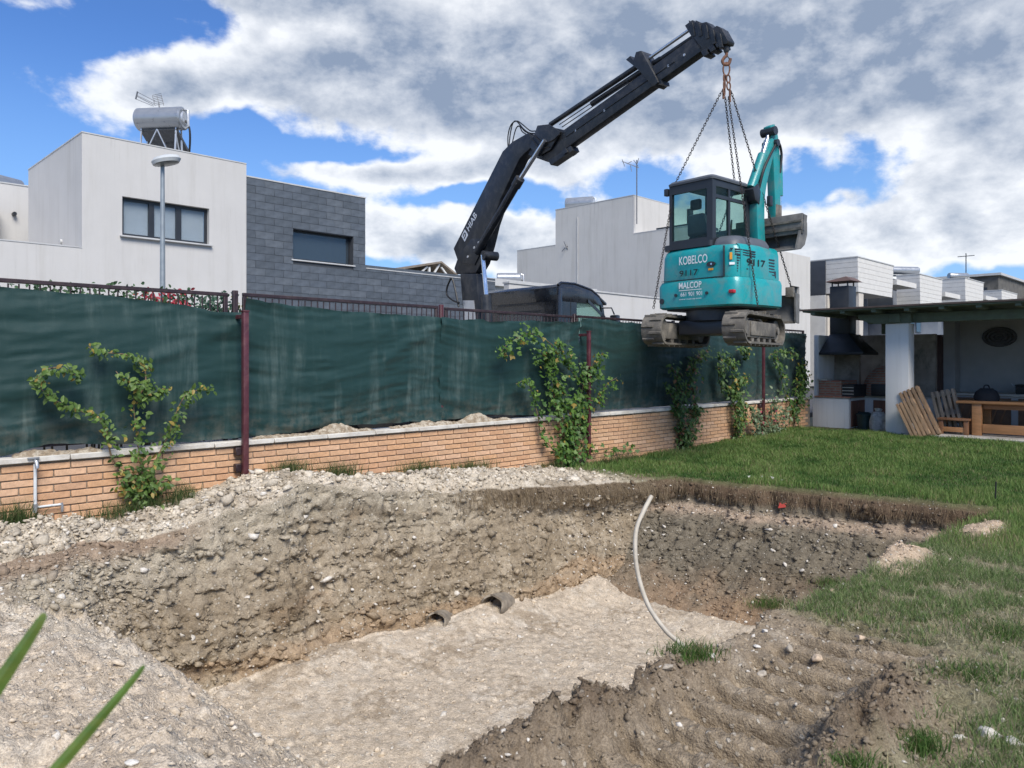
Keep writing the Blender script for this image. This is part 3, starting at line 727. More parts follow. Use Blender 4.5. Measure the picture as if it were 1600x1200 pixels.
def screen(sa, sb, ztop_pts, zbot_pts, lab, seed, q=QW + .085):
    L = sb - sa; nx = int(L / .018); nz = 66
    xs = np.linspace(0, L, nx); X, T = np.meshgrid(xs, np.linspace(0, 1, nz), indexing='ij'); X = X.ravel(); T = T.ravel()
    zt = np.interp(X / L, *zip(*ztop_pts)); zb = np.interp(X / L, *zip(*zbot_pts))
    P = np.stack([X * 3, X * 0 + seed, X * 0], 1); zt = zt + fbm(P, 4, .55, seed=seed) * .03; zb = zb + fbm(P * 1.3 + 7, 4, .55, seed=seed + 1) * .022
    Z = zb + (zt - zb) * T
    # creases: long and flat, stronger near the ties, slack belly
    cre = fbm(np.stack([X * 1.3, X * 0 + seed, Z * 9.0 + .9 * np.sin(X * 1.7)], 1), 4, .55, seed=seed + 2)
    cre2 = fbm(np.stack([X * 3.0 + 1.0 * Z, X * 0 + seed, Z * 22.0 + 1.5 * np.sin(X * 2.3)], 1), 3, .6, seed=seed + 3)
    patch = sstep(fbm(np.stack([X * .9, X * 0 + seed, Z * .9], 1), 3, .5, seed=seed + 4), -.15, .35)
    endf = np.exp(-X / .5) + np.exp(-(L - X) / .5); lowf = np.exp(-T / .12) + np.exp(-(1 - T) / .08)
    Y = .018 * cre * (.6 + 1.6 * lowf + endf) + .011 * cre2 * (.25 + patch * 1.2 + lowf)
    Y = Y + .03 * fbm(np.stack([X * .8, X * 0 + seed, Z * 1.0], 1), 2, seed=seed + 5) - .03 * np.sin(np.pi * T) * (np.sin(np.pi * X / L))
    diag = np.exp(-((T - .93 + .35 * np.abs(X - L) / .9) / .06) ** 2) * (X > L - .9) ; Y = Y - .02 * diag
    Y = np.clip(Y, -.085, .045)
    V = np.stack([X, Y, Z - COP], 1); g = np.arange(nx * nz).reshape(nx, nz)
    F = np.stack([g[:-1, :-1].ravel(), g[1:, :-1].ravel(), g[1:, 1:].ravel(), g[:-1, 1:].ravel()], 1)
    o = link('shade_screen', np_mesh('shade_screen', V, F, None, True), m_net, None, W(sa, q, COP), ROT45)
    return tag(o, lab, 'screen', 'green shade screens tied to the fence')
screen(.55, 3.46, [(0, 2.05), (.3, 2.06), (.55, 2.03), (.75, 1.99), (.88, 1.95), (1, 1.955)], [(0, .66), (.3, .69), (.42, .76), (.6, .70), (1, .69)], 'dark green shade screen left of the tall maroon post', 101)
screen(3.49, 6.05, [(0, 2.075), (.25, 2.04), (.45, 2.015), (.7, 2.01), (1, 2.00)], [(0, .68), (.25, .71), (.4, .74), (.7, .72), (1, .72)], 'wrinkled green shade screen between the maroon post and the slim post', 202)
screen(6.02, 8.69, [(0, 2.0), (.3, 1.985), (.6, 2.03), (1, 2.05)], [(0, .71), (.3, .74), (.6, .70), (1, .69)], 'dusty green shade screen left of and behind the tallest ivy', 303)
screen(8.70, 16.55, [(0, 2.10), (.3, 2.08), (.6, 2.07), (1, 2.07)], [(0, .69), (.4, .695), (.7, .69), (1, .69)], 'long dark green shade screen behind the hanging excavator', 404)

# plastic strip hanging from the stub at the third post
# ================================================================== leaves and vines
m_leaf = M_attr('leaf', .5, .18, 30, 0, 1, .4, trans=.28)
m_stem = M('stem', (.20, .135, .075), .8, .2, 20, .3, 120)
def leaf_mesh(name, pos, nrm, size, cols, shape='ovate'):
    """each leaf a small folded blade around its own midrib"""
    n = len(pos)
    nrm = nrm / np.linalg.norm(nrm, axis=1, keepdims=True)
    r = RNG.normal(0, 1, (n, 3)) + np.array([0, 0, -.7]); tx = r - nrm * (r * nrm).sum(1, keepdims=True); tx /= np.linalg.norm(tx, axis=1, keepdims=True) + 1e-9
    ty = np.cross(nrm, tx)
    if shape == 'ivy':
        pts = [(0, 0, 0), (.12, .42, .10), (.45, .62, .06), (.52, .28, .05), (1.0, 0, -.05), (.52, -.28, .05), (.45, -.62, .06), (.12, -.42, .10)]
        fs = [(0, 1, 2), (0, 2, 3), (0, 3, 4), (0, 4, 5), (0, 5, 6), (0, 6, 7)]
    else:
        pts = [(0, 0, 0), (.3, .27, .08), (.68, .22, .06), (1.0, 0, -.10), (.68, -.22, .06), (.3, -.27, .08), (.5, 0, 0)]
        fs = [(0, 1, 6), (1, 2, 6), (2, 3, 6), (3, 4, 6), (4, 5, 6), (5, 0, 6)]
    pt = np.array(pts); k = len(pt)
    V = pos[:, None, :] + size[:, None, None] * (pt[None, :, 0:1] * tx[:, None] + pt[None, :, 1:2] * ty[:, None] + pt[None, :, 2:3] * nrm[:, None])
    F = (np.array(fs)[None] + (np.arange(n) * k)[:, None, None]).reshape(-1, 3)
    return np_mesh(name, V.reshape(-1, 3), F, np.repeat(cols, k, 0))
def greens(n, a, b, yellow=0.0, yc=(.30, .22, .05)):
    t = np.clip(RNG.normal(.45, .28, n), 0, 1)[:, None]; c = np.array(a) * (1 - t) + np.array(b) * t
    y = RNG.random(n) < yellow; c[y] = np.array(yc) * RNG.uniform(.7, 1.2, (y.sum(), 1)); return c
def spline(pts, n):
    pts = [Vector(p) for p in pts]; out = []
    P = [pts[0] * 2 - pts[1]] + pts + [pts[-1] * 2 - pts[-2]]
    for i in range(1, len(P) - 2):
        for k in range(n):
            t = k / n; a, b, c, d = P[i - 1], P[i], P[i + 1], P[i + 2]
            out.append(.5 * ((2 * b) + (-a + c) * t + (2 * a - 5 * b + 4 * c - d) * t * t + (-a + 3 * b - 3 * c + d) * t ** 3))
    out.append(pts[-1]); return out
def vine(name, label, branches, base_px, q, leaf, shape='ovate', ca=(.035, .085, .015), cb=(.12, .20, .035), yellow=.08, cat='vine', group=None, yc=(.30, .22, .05), dens=1.5):
    """branches: list of (points in photo pixels on the screen plane, half width px, leaves)"""
    s0 = s_at(base_px[0], q); z0 = z_at(base_px[1], s0, q)
    v = thing(name, label, cat, W(s0, q, z0), ROT45, group)
    P = []; N = []; stems = MB()
    for pts, hw, cnt in branches:
        ctr = []
        for i, (x, y) in enumerate(pts):
            s = s_at(x, q); ctr.append((s - s0, random.uniform(-.05, .03), z_at(y, s, q) - z0))
        path = spline(ctr, 6)
        L = len(path); stems.tube(path, [(.0075 * (1 - .75 * k / (L - 1)) + .0015) for k in range(L)], 5)
        sc = (path[0] - path[-1]).length
        px2m = (s0 + q) / R2 / FPX
        for _ in range(int(cnt * dens)):
            k = random.uniform(0, L - 1.001); a = int(k); c = path[a].lerp(path[a + 1], k - a)
            P.append((c.x + random.gauss(0, hw * px2m * .8), c.y - abs(random.gauss(.04, .05)), c.z + random.gauss(0, hw * px2m * .6)))
            N.append((random.gauss(0, .55), -1.0, random.gauss(.55, .5)))
    part('stem', stems, m_stem, v)
    P = np.array(P); N = np.array(N); n = len(P); P[:, 1] = np.minimum(P[:, 1], QW - q - .01 + .0)
    o = link('leaves', leaf_mesh('leaves', P, N, RNG.uniform(.45, 1.3, n) * leaf, greens(n, ca, cb, yellow, yc), shape), m_leaf, v); o['kind'] = 'stuff'
    return v
QV = QW - .05
vine('climbing_shrub', 'lone spreading climber with small yellow-green leaves left of the maroon post', [
    ([(222, 790), (220, 740), (212, 690), (211, 640), (212, 590)], 9, 150), ([(222, 780), (200, 745), (175, 715), (165, 672), (160, 655), (120, 640), (85, 625), (62, 605), (55, 590)], 6, 190), ([(55, 592), (70, 578), (95, 575), (122, 590)], 5, 60),
    ([(225, 770), (245, 720), (262, 680), (270, 650), (290, 615), (320, 608)], 8, 150), ([(212, 620), (225, 600), (225, 570), (200, 555), (160, 550), (137, 542)], 7, 120), ([(212, 602), (192, 595), (182, 580)], 6, 40), ([(214, 625), (240, 615), (258, 608)], 5, 45),
    ([(230, 760), (255, 752), (270, 748)], 6, 30), ([(222, 785), (205, 765), (190, 755)], 10, 60), ([(222, 790), (225, 760), (215, 735)], 16, 120)], (222, 795), QV, .056, ca=(.045, .10, .02), cb=(.15, .235, .05), yellow=.10, dens=1.2)
vine('ivy', 'tallest ivy with lobed leaves arching over the dark maroon post', [
    ([(895, 725), (900, 680), (905, 640), (915, 590), (920, 575)], 17, 330), ([(890, 720), (880, 680), (870, 630), (862, 590), (855, 560), (860, 540), (830, 522), (815, 525), (790, 540), (778, 555)], 11, 260), ([(880, 728), (860, 700), (845, 680), (838, 650), (832, 620), (820, 595), (808, 600)], 6, 110),
    ([(862, 585), (850, 560), (838, 545)], 14, 90), ([(905, 600), (890, 575), (878, 555), (865, 535)], 9, 90), ([(915, 630), (935, 620), (950, 600), (960, 590)], 8, 60), ([(890, 730), (880, 700), (895, 660), (880, 630)], 20, 280), ([(920, 585), (930, 560), (940, 552)], 6, 30), ([(870, 650), (862, 620), (868, 600)], 16, 130), ([(885, 728), (930, 705), (990, 700)], 10, 60)], (890, 732), QV - .02, .066, 'ivy', (.032, .09, .018), (.13, .23, .04), .05, dens=1.1)
vine('climbing_shrub', 'climber left of the rose with reddish tips, below the left excavator track', [
    ([(1068, 700), (1066, 660), (1070, 620), (1078, 590), (1082, 565), (1100, 550)], 9, 190), ([(1066, 690), (1055, 640), (1058, 600), (1050, 570)], 7, 110), ([(1070, 690), (1085, 650), (1080, 620)], 8, 90), ([(1060, 640), (1045, 615), (1035, 600)], 5, 40), ([(1068, 700), (1070, 680)], 14, 60)], (1068, 704), QV, .085, ca=(.045, .10, .022), cb=(.16, .24, .06), yellow=.12, yc=(.28, .14, .07), dens=2.3)
vine('climbing_shrub', 'slender climber just left of the pink flowering bush', [
    ([(1150, 690), (1145, 650), (1142, 610), (1140, 570), (1120, 555)], 9, 190), ([(1148, 680), (1160, 640), (1150, 600), (1165, 590)], 8, 110), ([(1145, 620), (1125, 600), (1118, 570)], 6, 60), ([(1165, 560), (1160, 545), (1150, 548)], 5, 40)], (1150, 692), QV, .085, ca=(.04, .095, .022), cb=(.14, .22, .055), dens=2.4)
vine('rose_bush', 'low grey-green bush with pink flowers at the foot of the wall', [
    ([(1190, 690), (1180, 660), (1172, 640)], 11, 130), ([(1192, 690), (1200, 655), (1205, 625)], 13, 170), ([(1195, 690), (1215, 660), (1225, 640)], 10, 110)], (1192, 692), QV - .12, .075, dens=2.2, ca=(.06, .105, .05), cb=(.20, .26, .14), yellow=.05, yc=(.42, .10, .12), cat='bush')
vine('climbing_shrub', 'last climber on the screen, next to the barbecue', [
    ([(1240, 660), (1242, 625), (1248, 590), (1252, 565)], 9, 170), ([(1238, 650), (1225, 610), (1218, 580), (1205, 560)], 7, 80), ([(1200, 555), (1220, 548), (1240, 555)], 5, 40), ([(1245, 630), (1255, 600), (1250, 575)], 8, 80)], (1240, 664), QV, .085, ca=(.03, .08, .018), cb=(.11, .19, .04), dens=2.3)

# weeds along the wall foot
def tuft(px, py, width_px, n, hh, label, ca=(.035, .07, .02), cb=(.11, .15, .05), q=QW - .13):
    s0 = s_at(px, q); hw = abs(s_at(px + width_px, q) - s0); k = np.argmin((S - s0) ** 2 + (Q - q) ** 2); z0 = VT[k, 2] + .02
    pos = np.stack([RNG.normal(0, hw * .5, n), RNG.normal(0, .05, n), RNG.uniform(-.05, .0, n)], 1)
    o = blades('weed_tuft', pos, RNG.uniform(.35, 1.0, n) * hh, RNG.uniform(.003, .006, n), greens(n, ca, cb, .12, (.28, .24, .12)), RNG.uniform(.15, .85, n), label, m_grass, None)
    o.location = W(s0, q, z0); o.rotation_euler = (0, 0, ROT45); tag(o, label, 'weeds', 'weeds along the foot of the wall', 'stuff')
tuft(15, 815, 45, 420, .24, 'weed tuft at the far left under the tap pipe')
tuft(225, 800, 75, 900, .20, 'broad dark weed tuft under the spreading climber')
tuft(130, 822, 25, 180, .10, 'small grey-green weed tuft left of the spreading climber', (.06, .09, .05), (.16, .19, .12))
tuft(285, 785, 22, 260, .20, 'weed tuft between the spreading climber and the soil bank')
tuft(455, 760, 28, 420, .22, 'first weed tuft right of the tall maroon post')
tuft(530, 755, 30, 520, .26, 'second weed tuft right of the tall maroon post')
tuft(655, 745, 36, 520, .24, 'weed tuft in the middle of the brick wall')
tuft(735, 745, 34, 420, .18, 'low weed tuft left of the ivy foot')
tuft(960, 722, 45, 600, .18, 'leafy weed tuft right of the ivy foot')
tuft(855, 742, 30, 350, .16, 'weed tuft at the left foot of the ivy')

# ================================================================== tap pipe on the wall
m_pvc = M('grey_pvc', (.62, .64, .64), .4, .06, 10)
m_steel = M('dull_steel', (.42, .43, .44), .38, .12, 14, metal=.7)
q = QW - .05; s0 = s_at(55, q); z0 = z_at(795, s0, q)
t = thing('tap_pipe', 'pale grey water pipe with tap on the brick wall', 'pipe', W(s0, q, z0), ROT45)
H = z_at(725, s0, q) - z0
part('pipe', MB().tube([(0, 0, .02), (0, 0, H)], .013, 10), m_pvc, t)
part('branch_pipe', MB().tube([(.02, 0, .012), (.19, 0, .012)], .010, 10), m_pvc, t)
part('elbow', MB().tube([(-.005, 0, -.03), (0, 0, 0), (.0, 0, .04)], .019, 10), m_steel, t)
part('outlet', MB().tube([(.19, 0, .025), (.195, -.004, 0), (.195, -.004, -.05)], .011, 8), m_steel, t)
tp = part('tap', MB().tube([(0, .02, H + .02), (0, -.045, H + .02), (0, -.06, H - .01), (0, -.06, H - .03)], .016, 10), m_steel, t)
part('tap_handle', MB().box(-.055, .03, -.008, .008, H + .045, H + .055).tube([(0, 0, H + .02), (0, 0, H + .05)], .008, 8), m_steel, tp)

# ================================================================== street
m_asph = M('asphalt', (.055, .055, .058), .9, .2, 3, .3, 200)
m_pave = M('pavement_concrete', (.36, .35, .33), .9, .12, 4, .2, 80)
o = link('street', MB().box(-60, 140, 8.4, 18.2, -.05, .12).mesh('street'), m_asph, None, W(0, 0, 0), ROT45); tag(o, kind='structure')
o = link('pavement', MB().box(-60, 140, 18.2, 20.2, -.05, .24).mesh('pavement'), m_pave, None, W(0, 0, 0), ROT45); tag(o, kind='structure')
o = link('pavement', MB().box(-60, 15.6, 7.46, 8.4, -.05, .24).mesh('pavement'), m_pave, None, W(0, 0, 0), ROT45); tag(o, kind='structure')

# ================================================================== houses
def render_wall(name, c, stain=(.38, .36, .32), amt=.38):
    m, g, b = new_mat(name)
    t = g.node('ShaderNodeTexCoord').outputs['Object']
    n = g.noise(t, .9, 6, .6); col = g.mix(g.ramp(n, .3, .7), tuple(x * .94 for x in c), c)
    st = g.noise(g.vmath('MULTIPLY', t, (3.2, 3.2, .22)), 1.0, 6, .65)
    col = g.mix(g.ramp(st, .46, .78, 0, amt), col, stain)
    st2 = g.noise(g.vmath('MULTIPLY', t, (9, 9, .5)), 1.0, 5, .7); col = g.mix(g.math('MULTIPLY', g.ramp(st2, .52, .75, 0, amt * .8), g.ramp(g.noise(t, .5, 3, .5), .4, .62)), col, tuple(v * .75 for v in stain))
    g.put(b.inputs['Base Color'], col); b.inputs['Roughness'].default_value = .92; b.inputs['Specular IOR Level'].default_value = .2
    bn = g.node('ShaderNodeBump'); bn.inputs['Strength'].default_value = .25; bn.inputs['Distance'].default_value = .01
    g.put(bn.inputs['Height'], g.noise(t, 90, 5, .6)); g.l.new(bn.outputs[0], b.inputs['Normal'])
    return m
m_white = render_wall('white_render', (.555, .54, .515))
m_white2 = render_wall('offwhite_render', (.57, .55, .515), (.38, .36, .32), .5)
m_capm = M('parapet_cap', (.48, .48, .47), .8, .1, 3)
m_frame = M('anthracite_frame', (.022, .025, .030), .4, .1, 8)
m_blind = M('white_blind', (.72, .75, .78), .6, .05, 2)
m_pane = M_glass('window_glass', (.10, .14, .17), .24, .02, (.95, .97, .98))
m_pane_dark = M_glass('dark_window_glass', (.04, .055, .07), .85, .015)
m_slate = M_attr('slate_tile', .55, .20, 5, .25, 26, .45)
m_room = M('dim_room', (.05, .055, .06), .9, .1, 2)

def wall_with_hole(mb, x0, x1, z0, z1, hx0, hx1, hz0, hz1, y0, y1):
    """a wall slab between y0 and y1 with one window opening"""
    mb.box(x0, hx0, y0, y1, z0, z1); mb.box(hx1, x1, y0, y1, z0, z1)
    mb.box(hx0, hx1, y0, y1, z0, hz0); mb.box(hx0, hx1, y0, y1, hz1, z1)
    return mb
def window(parent, x0, x1, z0, z1, y, splits, pane_mat, blind=True, sill=True, fw=.055):
    wn = part('window', MB().box(x0, x1, y, y + .05, z0, z0 + fw).box(x0, x1, y, y + .05, z1 - fw, z1).box(x0, x0 + fw, y, y + .05, z0 + fw, z1 - fw).box(x1 - fw, x1, y, y + .05, z0 + fw, z1 - fw), m_frame, parent)
    xs = [x0 + (x1 - x0) * f for f in splits]
    for f in xs[1:-1]: part('mullion', MB().box(f - fw * .9, f + fw * .9, y - .004, y + .046, z0 + fw, z1 - fw), m_frame, wn)
    for a, b in zip(xs[:-1], xs[1:]):
        part('pane', MB().box(a + fw, b - fw, y + .02, y + .028, z0 + fw, z1 - fw), pane_mat, wn)
        if blind: part('blind', MB().box(a + fw, b - fw, y + .06, y + .075, z0 + .02, z1 - .02), m_blind, wn)
    if sill: part('sill', MB().box(x0 - .06, x1 + .06, y - .24, y + .02, z0 - .045, z0 - .004), m_capm, wn, .006, seg=1)
    return wn
# --- white house on the left
QH = 20.3
sA, sB = s_at(128, QH), s_at(385, QH)
house = thing('white_house', 'white cube house with three-pane window behind the street lamp', 'house', W(sA, QH, .2), ROT45)
L = sB - sA; HT = 6.8
hx0, hx1 = s_at(191, QH) - sA, s_at(327, QH) - sA; hz0, hz1 = 4.42, 5.40
mb = MB(); wall_with_hole(mb, 0, L, 0, HT, hx0, hx1, hz0, hz1, 0, .28)
part('front_wall', mb, m_white, house)
part('side_wall', MB().box(0, .28, .281, 5.1, 0, HT - .001), m_white, house)
part('back_wall', MB().box(.281, L, 4.82, 5.1, 0, HT - .001), m_white, house)
part('flat_roof', MB().box(.281, L, .281, 4.819, HT - .5, HT - .3), m_capm, house)
part('parapet_cap', MB().box(-.012, L, -.012, .30, HT + .001, HT + .03).box(-.012, .30, .302, 5.11, HT + .001, HT + .03), m_capm, house)
window(house, hx0, hx1, hz0, hz1, .14, [0, .34, .655, 1], m_pane, fw=.075)
part('low_wing', MB().box(-9, -.001, 0, 6.0, 0, 4.0), m_white, house)
part('wing_cap', MB().box(-9, -.002, -.012, .26, 4.001, 4.03), m_capm, house)
part('wall_vent', MB().tube([(-.001, 1.7, 4.35), (-.05, 1.7, 4.35)], .06, 10), m_capm, house)
# --- slate-clad house next to it
sC = s_at(572, QH)
slate = thing('slate_house', 'house clad in grey slate tiles with one long window', 'house', W(sB + .01, QH + .05, .2), ROT45)
L = sC - sB; HT2 = 6.48; L2 = s_at(775, QH) - sB
wx0, wx1 = s_at(459, QH) - sB, s_at(553, QH) - sB; wz0, wz1 = 4.28, 5.17
mb = MB(); wall_with_hole(mb, 0, L, 0, HT2 - .02, wx0, wx1, wz0, wz1, .02, .30); m_back = M('slate_backing', (.05, .056, .064), .8, .1, 4)
part('wall', mb, m_back, slate); part('side_wall', MB().box(L - .28, L, .301, 8, 0, HT2 - .02), m_back, slate)
part('low_wall', MB().box(L + .001, L2, .02, .30, 0, 4.22), m_back, slate)
part('wall_cap', MB().box(0, L + .02, -.015, .31, HT2 - .018, HT2 + .02).box(L + .022, L2, -.015, .31, 4.222, 4.25), m_capm, slate)
part('room', MB().box(wx0 - .3, wx1 + .3, 1.6, 1.65, wz0 - .5, wz1 + .5), m_room, slate)
window(slate, wx0, wx1, wz0, wz1, .20, [0, 1], m_pane_dark, False)
def tile_mesh(wd, ht, c):
    me = MB().box(0, wd, 0, .014, 0, ht).mesh('tile', .003, 1); a = me.color_attributes.new('Col', 'FLOAT_COLOR', 'POINT')
    a.data.foreach_set('color', np.tile(np.array([*c, 1.0]), len(me.vertices)).astype(np.float32)); me.materials.append(m_slate); return me
sl_c = [(.078, .092, .108), (.088, .103, .121), (.072, .085, .10), (.097, .112, .129), (.083, .098, .117)]
TW, TH = .575, .212
tv = {}
def tile(wd, c):
    k = (round(wd, 3), c)
    if k not in tv: tv[k] = tile_mesh(wd - .006, TH - .006, sl_c[c])
    return tv[k]
rows = int((HT2 - 2.6) / TH)
for r in range(rows):
    z = HT2 - .02 - (r + 1) * TH; lim = L if z > 4.22 - TH * .4 else L2
    x = -TW * (.5 if r % 2 else 0)
    while x < lim - .02:
        a, b = max(0, x), min(lim, x + TW)
        spans = [(a, b)]
        if z + TH > wz0 + .03 and z < wz1 - .03:
            spans = [(p, q_) for p, q_ in ((a, min(b, wx0)), (max(a, wx1), b)) if q_ - p > .03]
        for p, q_ in spans:
            if q_ - p > .03: link('slate_tile', tile(q_ - p, random.randrange(5)), None, slate, (p + .003, random.uniform(-.006, .003), z + .003))
        x += TW

# --- white house in the middle distance, seen side on
S2 = 31.15; Q2 = 15.5
h2 = thing('white_house', 'pale stepped house with roof antenna behind the crane truck', 'house', W(S2, Q2, .2), ROT45)
qF = q_at(808, S2) - Q2; qT0 = q_at(990, S2) - Q2; qT1 = q_at(868, S2) - Q2
part('side_block', MB().box(0, 9, 3.6, qF, 0, 7.66), m_white2, h2)
part('tower', MB().box(.004, 3.2, qT0, qT1, 7.661, 9.6), m_white2, h2)
part('tower_cap', MB().box(-.01, 3.22, qT0 - .01, qT1 + .01, 9.602, 9.64), m_capm, h2)
part('block_cap', MB().box(-.01, .25, 3.59, qT0 - .02, 7.662, 7.70), m_capm, h2); part('block_cap', MB().box(-.01, .25, qT1 + .02, qF, 7.662, 7.70), m_capm, h2)
L = s_at(1266, Q2) - S2
wx = s_at(1234, Q2) - S2
mb = MB(); wall_with_hole(mb, 0, L, 0, 6.25, wx, wx + 1.0, 3.75, 4.75, 0, .25); part('front_wall', mb, m_white2, h2)
part('front_block', MB().box(0, .25, .251, 3.6, 0, 6.25).box(L - .25, L, .251, 3.6, 0, 6.25), m_white2, h2)
part('front_roof', MB().box(.251, L - .251, .251, 3.599, 5.8, 5.9), m_capm, h2)
window(h2, wx, wx + 1.0, 3.75, 4.75, .12, [0, .5, 1], m_pane_dark, False)
part('flue', MB().tube([(2.0, 5.0, 7.6), (2.0, 5.0, 8.9)], .16, 12), m_frame, h2)
part('roof_box', MB().box(.8, 3.0, 4.0, 6.2, 7.70, 7.95), m_frame, h2)
part('conduit', MB().tube([(-.02, qT1 - 1.6, 1), (-.02, qT1 - 1.6, 9.0)], .02, 6), m_capm, h2)
# boundary wall in front of it
qB = 15.0; sa = s_at(935, qB)
bw = thing('boundary_wall', 'bright white street wall right of the truck cab', 'wall', W(sa - 4, qB, .2), ROT45)
zb = z_at(457, sa, qB) - .2
part('wall', MB().box(0, S2 - sa + 3.8, 0, .2, 0, zb), m_white, bw)
part('coping', MB().box(-.02, S2 - sa + 3.82, -.03, .23, zb + .001, zb + .05), m_capm, bw)

# --- row of modern houses on the right with tilted cream boxes
m_clad = M('cream_cladding', (.56, .51, .44), .75, .05, 3, .1, 60)
m_clad_w = M('white_cladding', (.63, .61, .57), .75, .05, 3, .1, 60)
m_dark = M('anthracite_panel', (.045, .052, .064), .55, .1, 4)
m_grey = M('grey_facade', (.16, .175, .20), .7, .1, 3)
Q3 = 14.1
def row_house(name, lab, pxc, pyc, s_len, depth, zdrop, mat, dark_side=False):
    s0 = s_at(pxc, Q3); zt = z_at(pyc, s0, Q3)
    h = thing(name, lab, 'house', W(s0, Q3, .2), ROT45, 'modern houses in the right-hand row'); zt -= .2; zb_ = zt - zdrop
    part('facade', MB().box(-.6, s_len + 3.6, depth + .001, depth + 7, 0, zt - .9), m_grey, h)
    part('attic', MB().box(1.5, s_len + 2, depth + 1.0, depth + 6, zt - .899, zt + .1), m_dark, h)
    # tilted box made of stacked boards
    n = 7; tilt = .16 * zdrop
    for k in range(n):
        za, zc = zb_ + zdrop * k / n, zb_ + zdrop * (k + 1) / n - .012
        fa, fc = k / n, (k + 1) / n
        xa0, xa1 = tilt * .35 * (1 - fa), s_len - tilt * .8 * (1 - fa); xc0, xc1 = tilt * .35 * (1 - fc), s_len - tilt * .8 * (1 - fc)
        p = [(xa0, 0, za), (xa1, 0, za), (xa1, depth, za), (xa0, depth, za), (xc0, 0, zc), (xc1, 0, zc), (xc1, depth, zc), (xc0, depth, zc)]
        part('board', MB().hexa(p), mat, h)
    part('box_core', MB().hexa([(tilt * .35 + .03, .03, zb_ + .01), (s_len - tilt * .8 - .03, .03, zb_ + .01), (s_len - tilt * .8 - .03, depth - .01, zb_ + .01), (tilt * .35 + .03, depth - .01, zb_ + .01), (.03, .03, zt - .04), (s_len - .03, .03, zt - .04), (s_len - .03, depth - .01, zt - .04), (.03, depth - .01, zt - .04)]), m_grey, h)
    part('box_cap', MB().box(-.03, s_len + .03, -.03, depth, zt - .019, zt + .03), m_capm, h)
    for a in (.6, 2.0, 3.2):
        wn = part('window', MB().box(a + .2, a + 1.1, depth - .03, depth + .0005, zb_ - 1.5, zb_ - .25), m_frame, h)
        part('pane', MB().box(a + .27, a + 1.03, depth - .036, depth - .031, zb_ - 1.43, zb_ - .32), m_pane_dark, wn)
    part('balcony_slab', MB().box(s_len + .2, s_len + 3.4, -.1, depth, zb_ + zdrop * .42, zb_ + zdrop * .42 + .28), m_clad_w, h)
    return h, s0, zt, zb_
h3, s3, zt3, zb3 = row_house('modern_house', 'nearest house of the row with dark panel and largest tilted cream box', 1340, 401, 5.0, 2.6, 1.7, m_clad_w)
part('dark_panel', MB().box(-.05, .02, 1.55, 2.6, zt3 - 1.75, zt3 - .05), m_dark, h3)
part('pale_panel', MB().box(-.04, .02, 1.55, 2.6, 0, zt3 - 1.77), m_clad_w, h3)
part('slanted_fin', MB().hexa([(.5, .05, 0), (.75, .05, 0), (.75, 1.4, 0), (.5, 1.4, 0), (.28, .05, zb3 - .02), (.9, .05, zb3 - .02), (.9, 1.4, zb3 - .02), (.28, 1.4, zb3 - .02)]), m_clad, h3)
part('lower_wall', MB().box(-.02, .25, 1.45, 2.59, 0, zb3 - .1), m_clad, h3)
row_house('modern_house', 'second house of the row with tilted white box and long roof tank', 1437, 428, 4.3, 1.25, 1.75, m_clad_w)
row_house('modern_house', 'third house of the row with tilted white box, small tank on its roof', 1508, 434, 4.6, 1.5, 2.0, m_clad_w)
row_house('modern_house', 'small far tilted white box house at the right edge', 1565, 453, 5.0, 1.4, 1.6, m_clad_w)
m_brown = M('dark_masonry', (.10, .095, .085), .9, .3, 2, dirt=(.22, .20, .17), dirt_amt=.5, dirt_scale=1.0)
s0 = 92; q0 = q_at(1560, s0) ; fb = thing('far_building', 'dark weathered block on the skyline behind the row', 'building', W(s0, q0, 0), ROT45)
zt = z_at(430, s0, q0); part('wall', MB().box(0, 14, 0, 8, 0, zt), m_brown, fb); part('roof_edge', MB().box(-.3, 14.3, -.3, 8.3, zt + .001, zt + .25), m_capm, fb)
for k in range(4): part('window', MB().box(-.05, .01, 1 + 1.8 * k, 2 + 1.8 * k, zt - 2.6, zt - 1.2), m_frame, fb)
part('mast', MB().tube([(0, 3, zt + .25), (0, 3, zt + 2.6)], .05, 6).tube([(0, 2.2, zt + 2.3), (0, 3.8, zt + 2.3)], .04, 5), m_frame, fb)
s0 = 105; q0 = q_at(1588, s0); rb = thing('gable_house', 'far gabled dark roof at the right edge of the photo', 'house', W(s0, q0, 0), ROT45)
zt = z_at(447, s0, q0); part('wall', MB().box(0, 10, -6, 4, 0, zt - 2.0), m_white2, rb)
part('roof', MB().prism([(-6.4, zt - 1.99), (4.4, zt - 1.99), (-1, zt)], lambda a, b, c: (c, a, b), -.4, 10.4), m_dark, rb)

# --- block on the far left
s0 = s_at(45, 27); zt = z_at(292, s0, 27)
lb = thing('white_house', 'white house at the far left edge under a solar tank', 'house', W(s0, 27, .2), ROT45)
part('wall', MB().box(-12, 0, 0, 9, 0, zt - .2), m_white, lb); part('parapet_cap', MB().box(-12, .02, -.02, .25, zt - .199, zt - .16), m_capm, lb)
part('step_block', MB().box(-2.2, -.9, -.6, -.001, 3.5, zt - .9), m_white, lb); part('wall_lamp', MB().tube([(-.4, -.001, zt - 1.1), (-.4, -.16, zt - 1.1)], .06, 8), m_frame, lb)

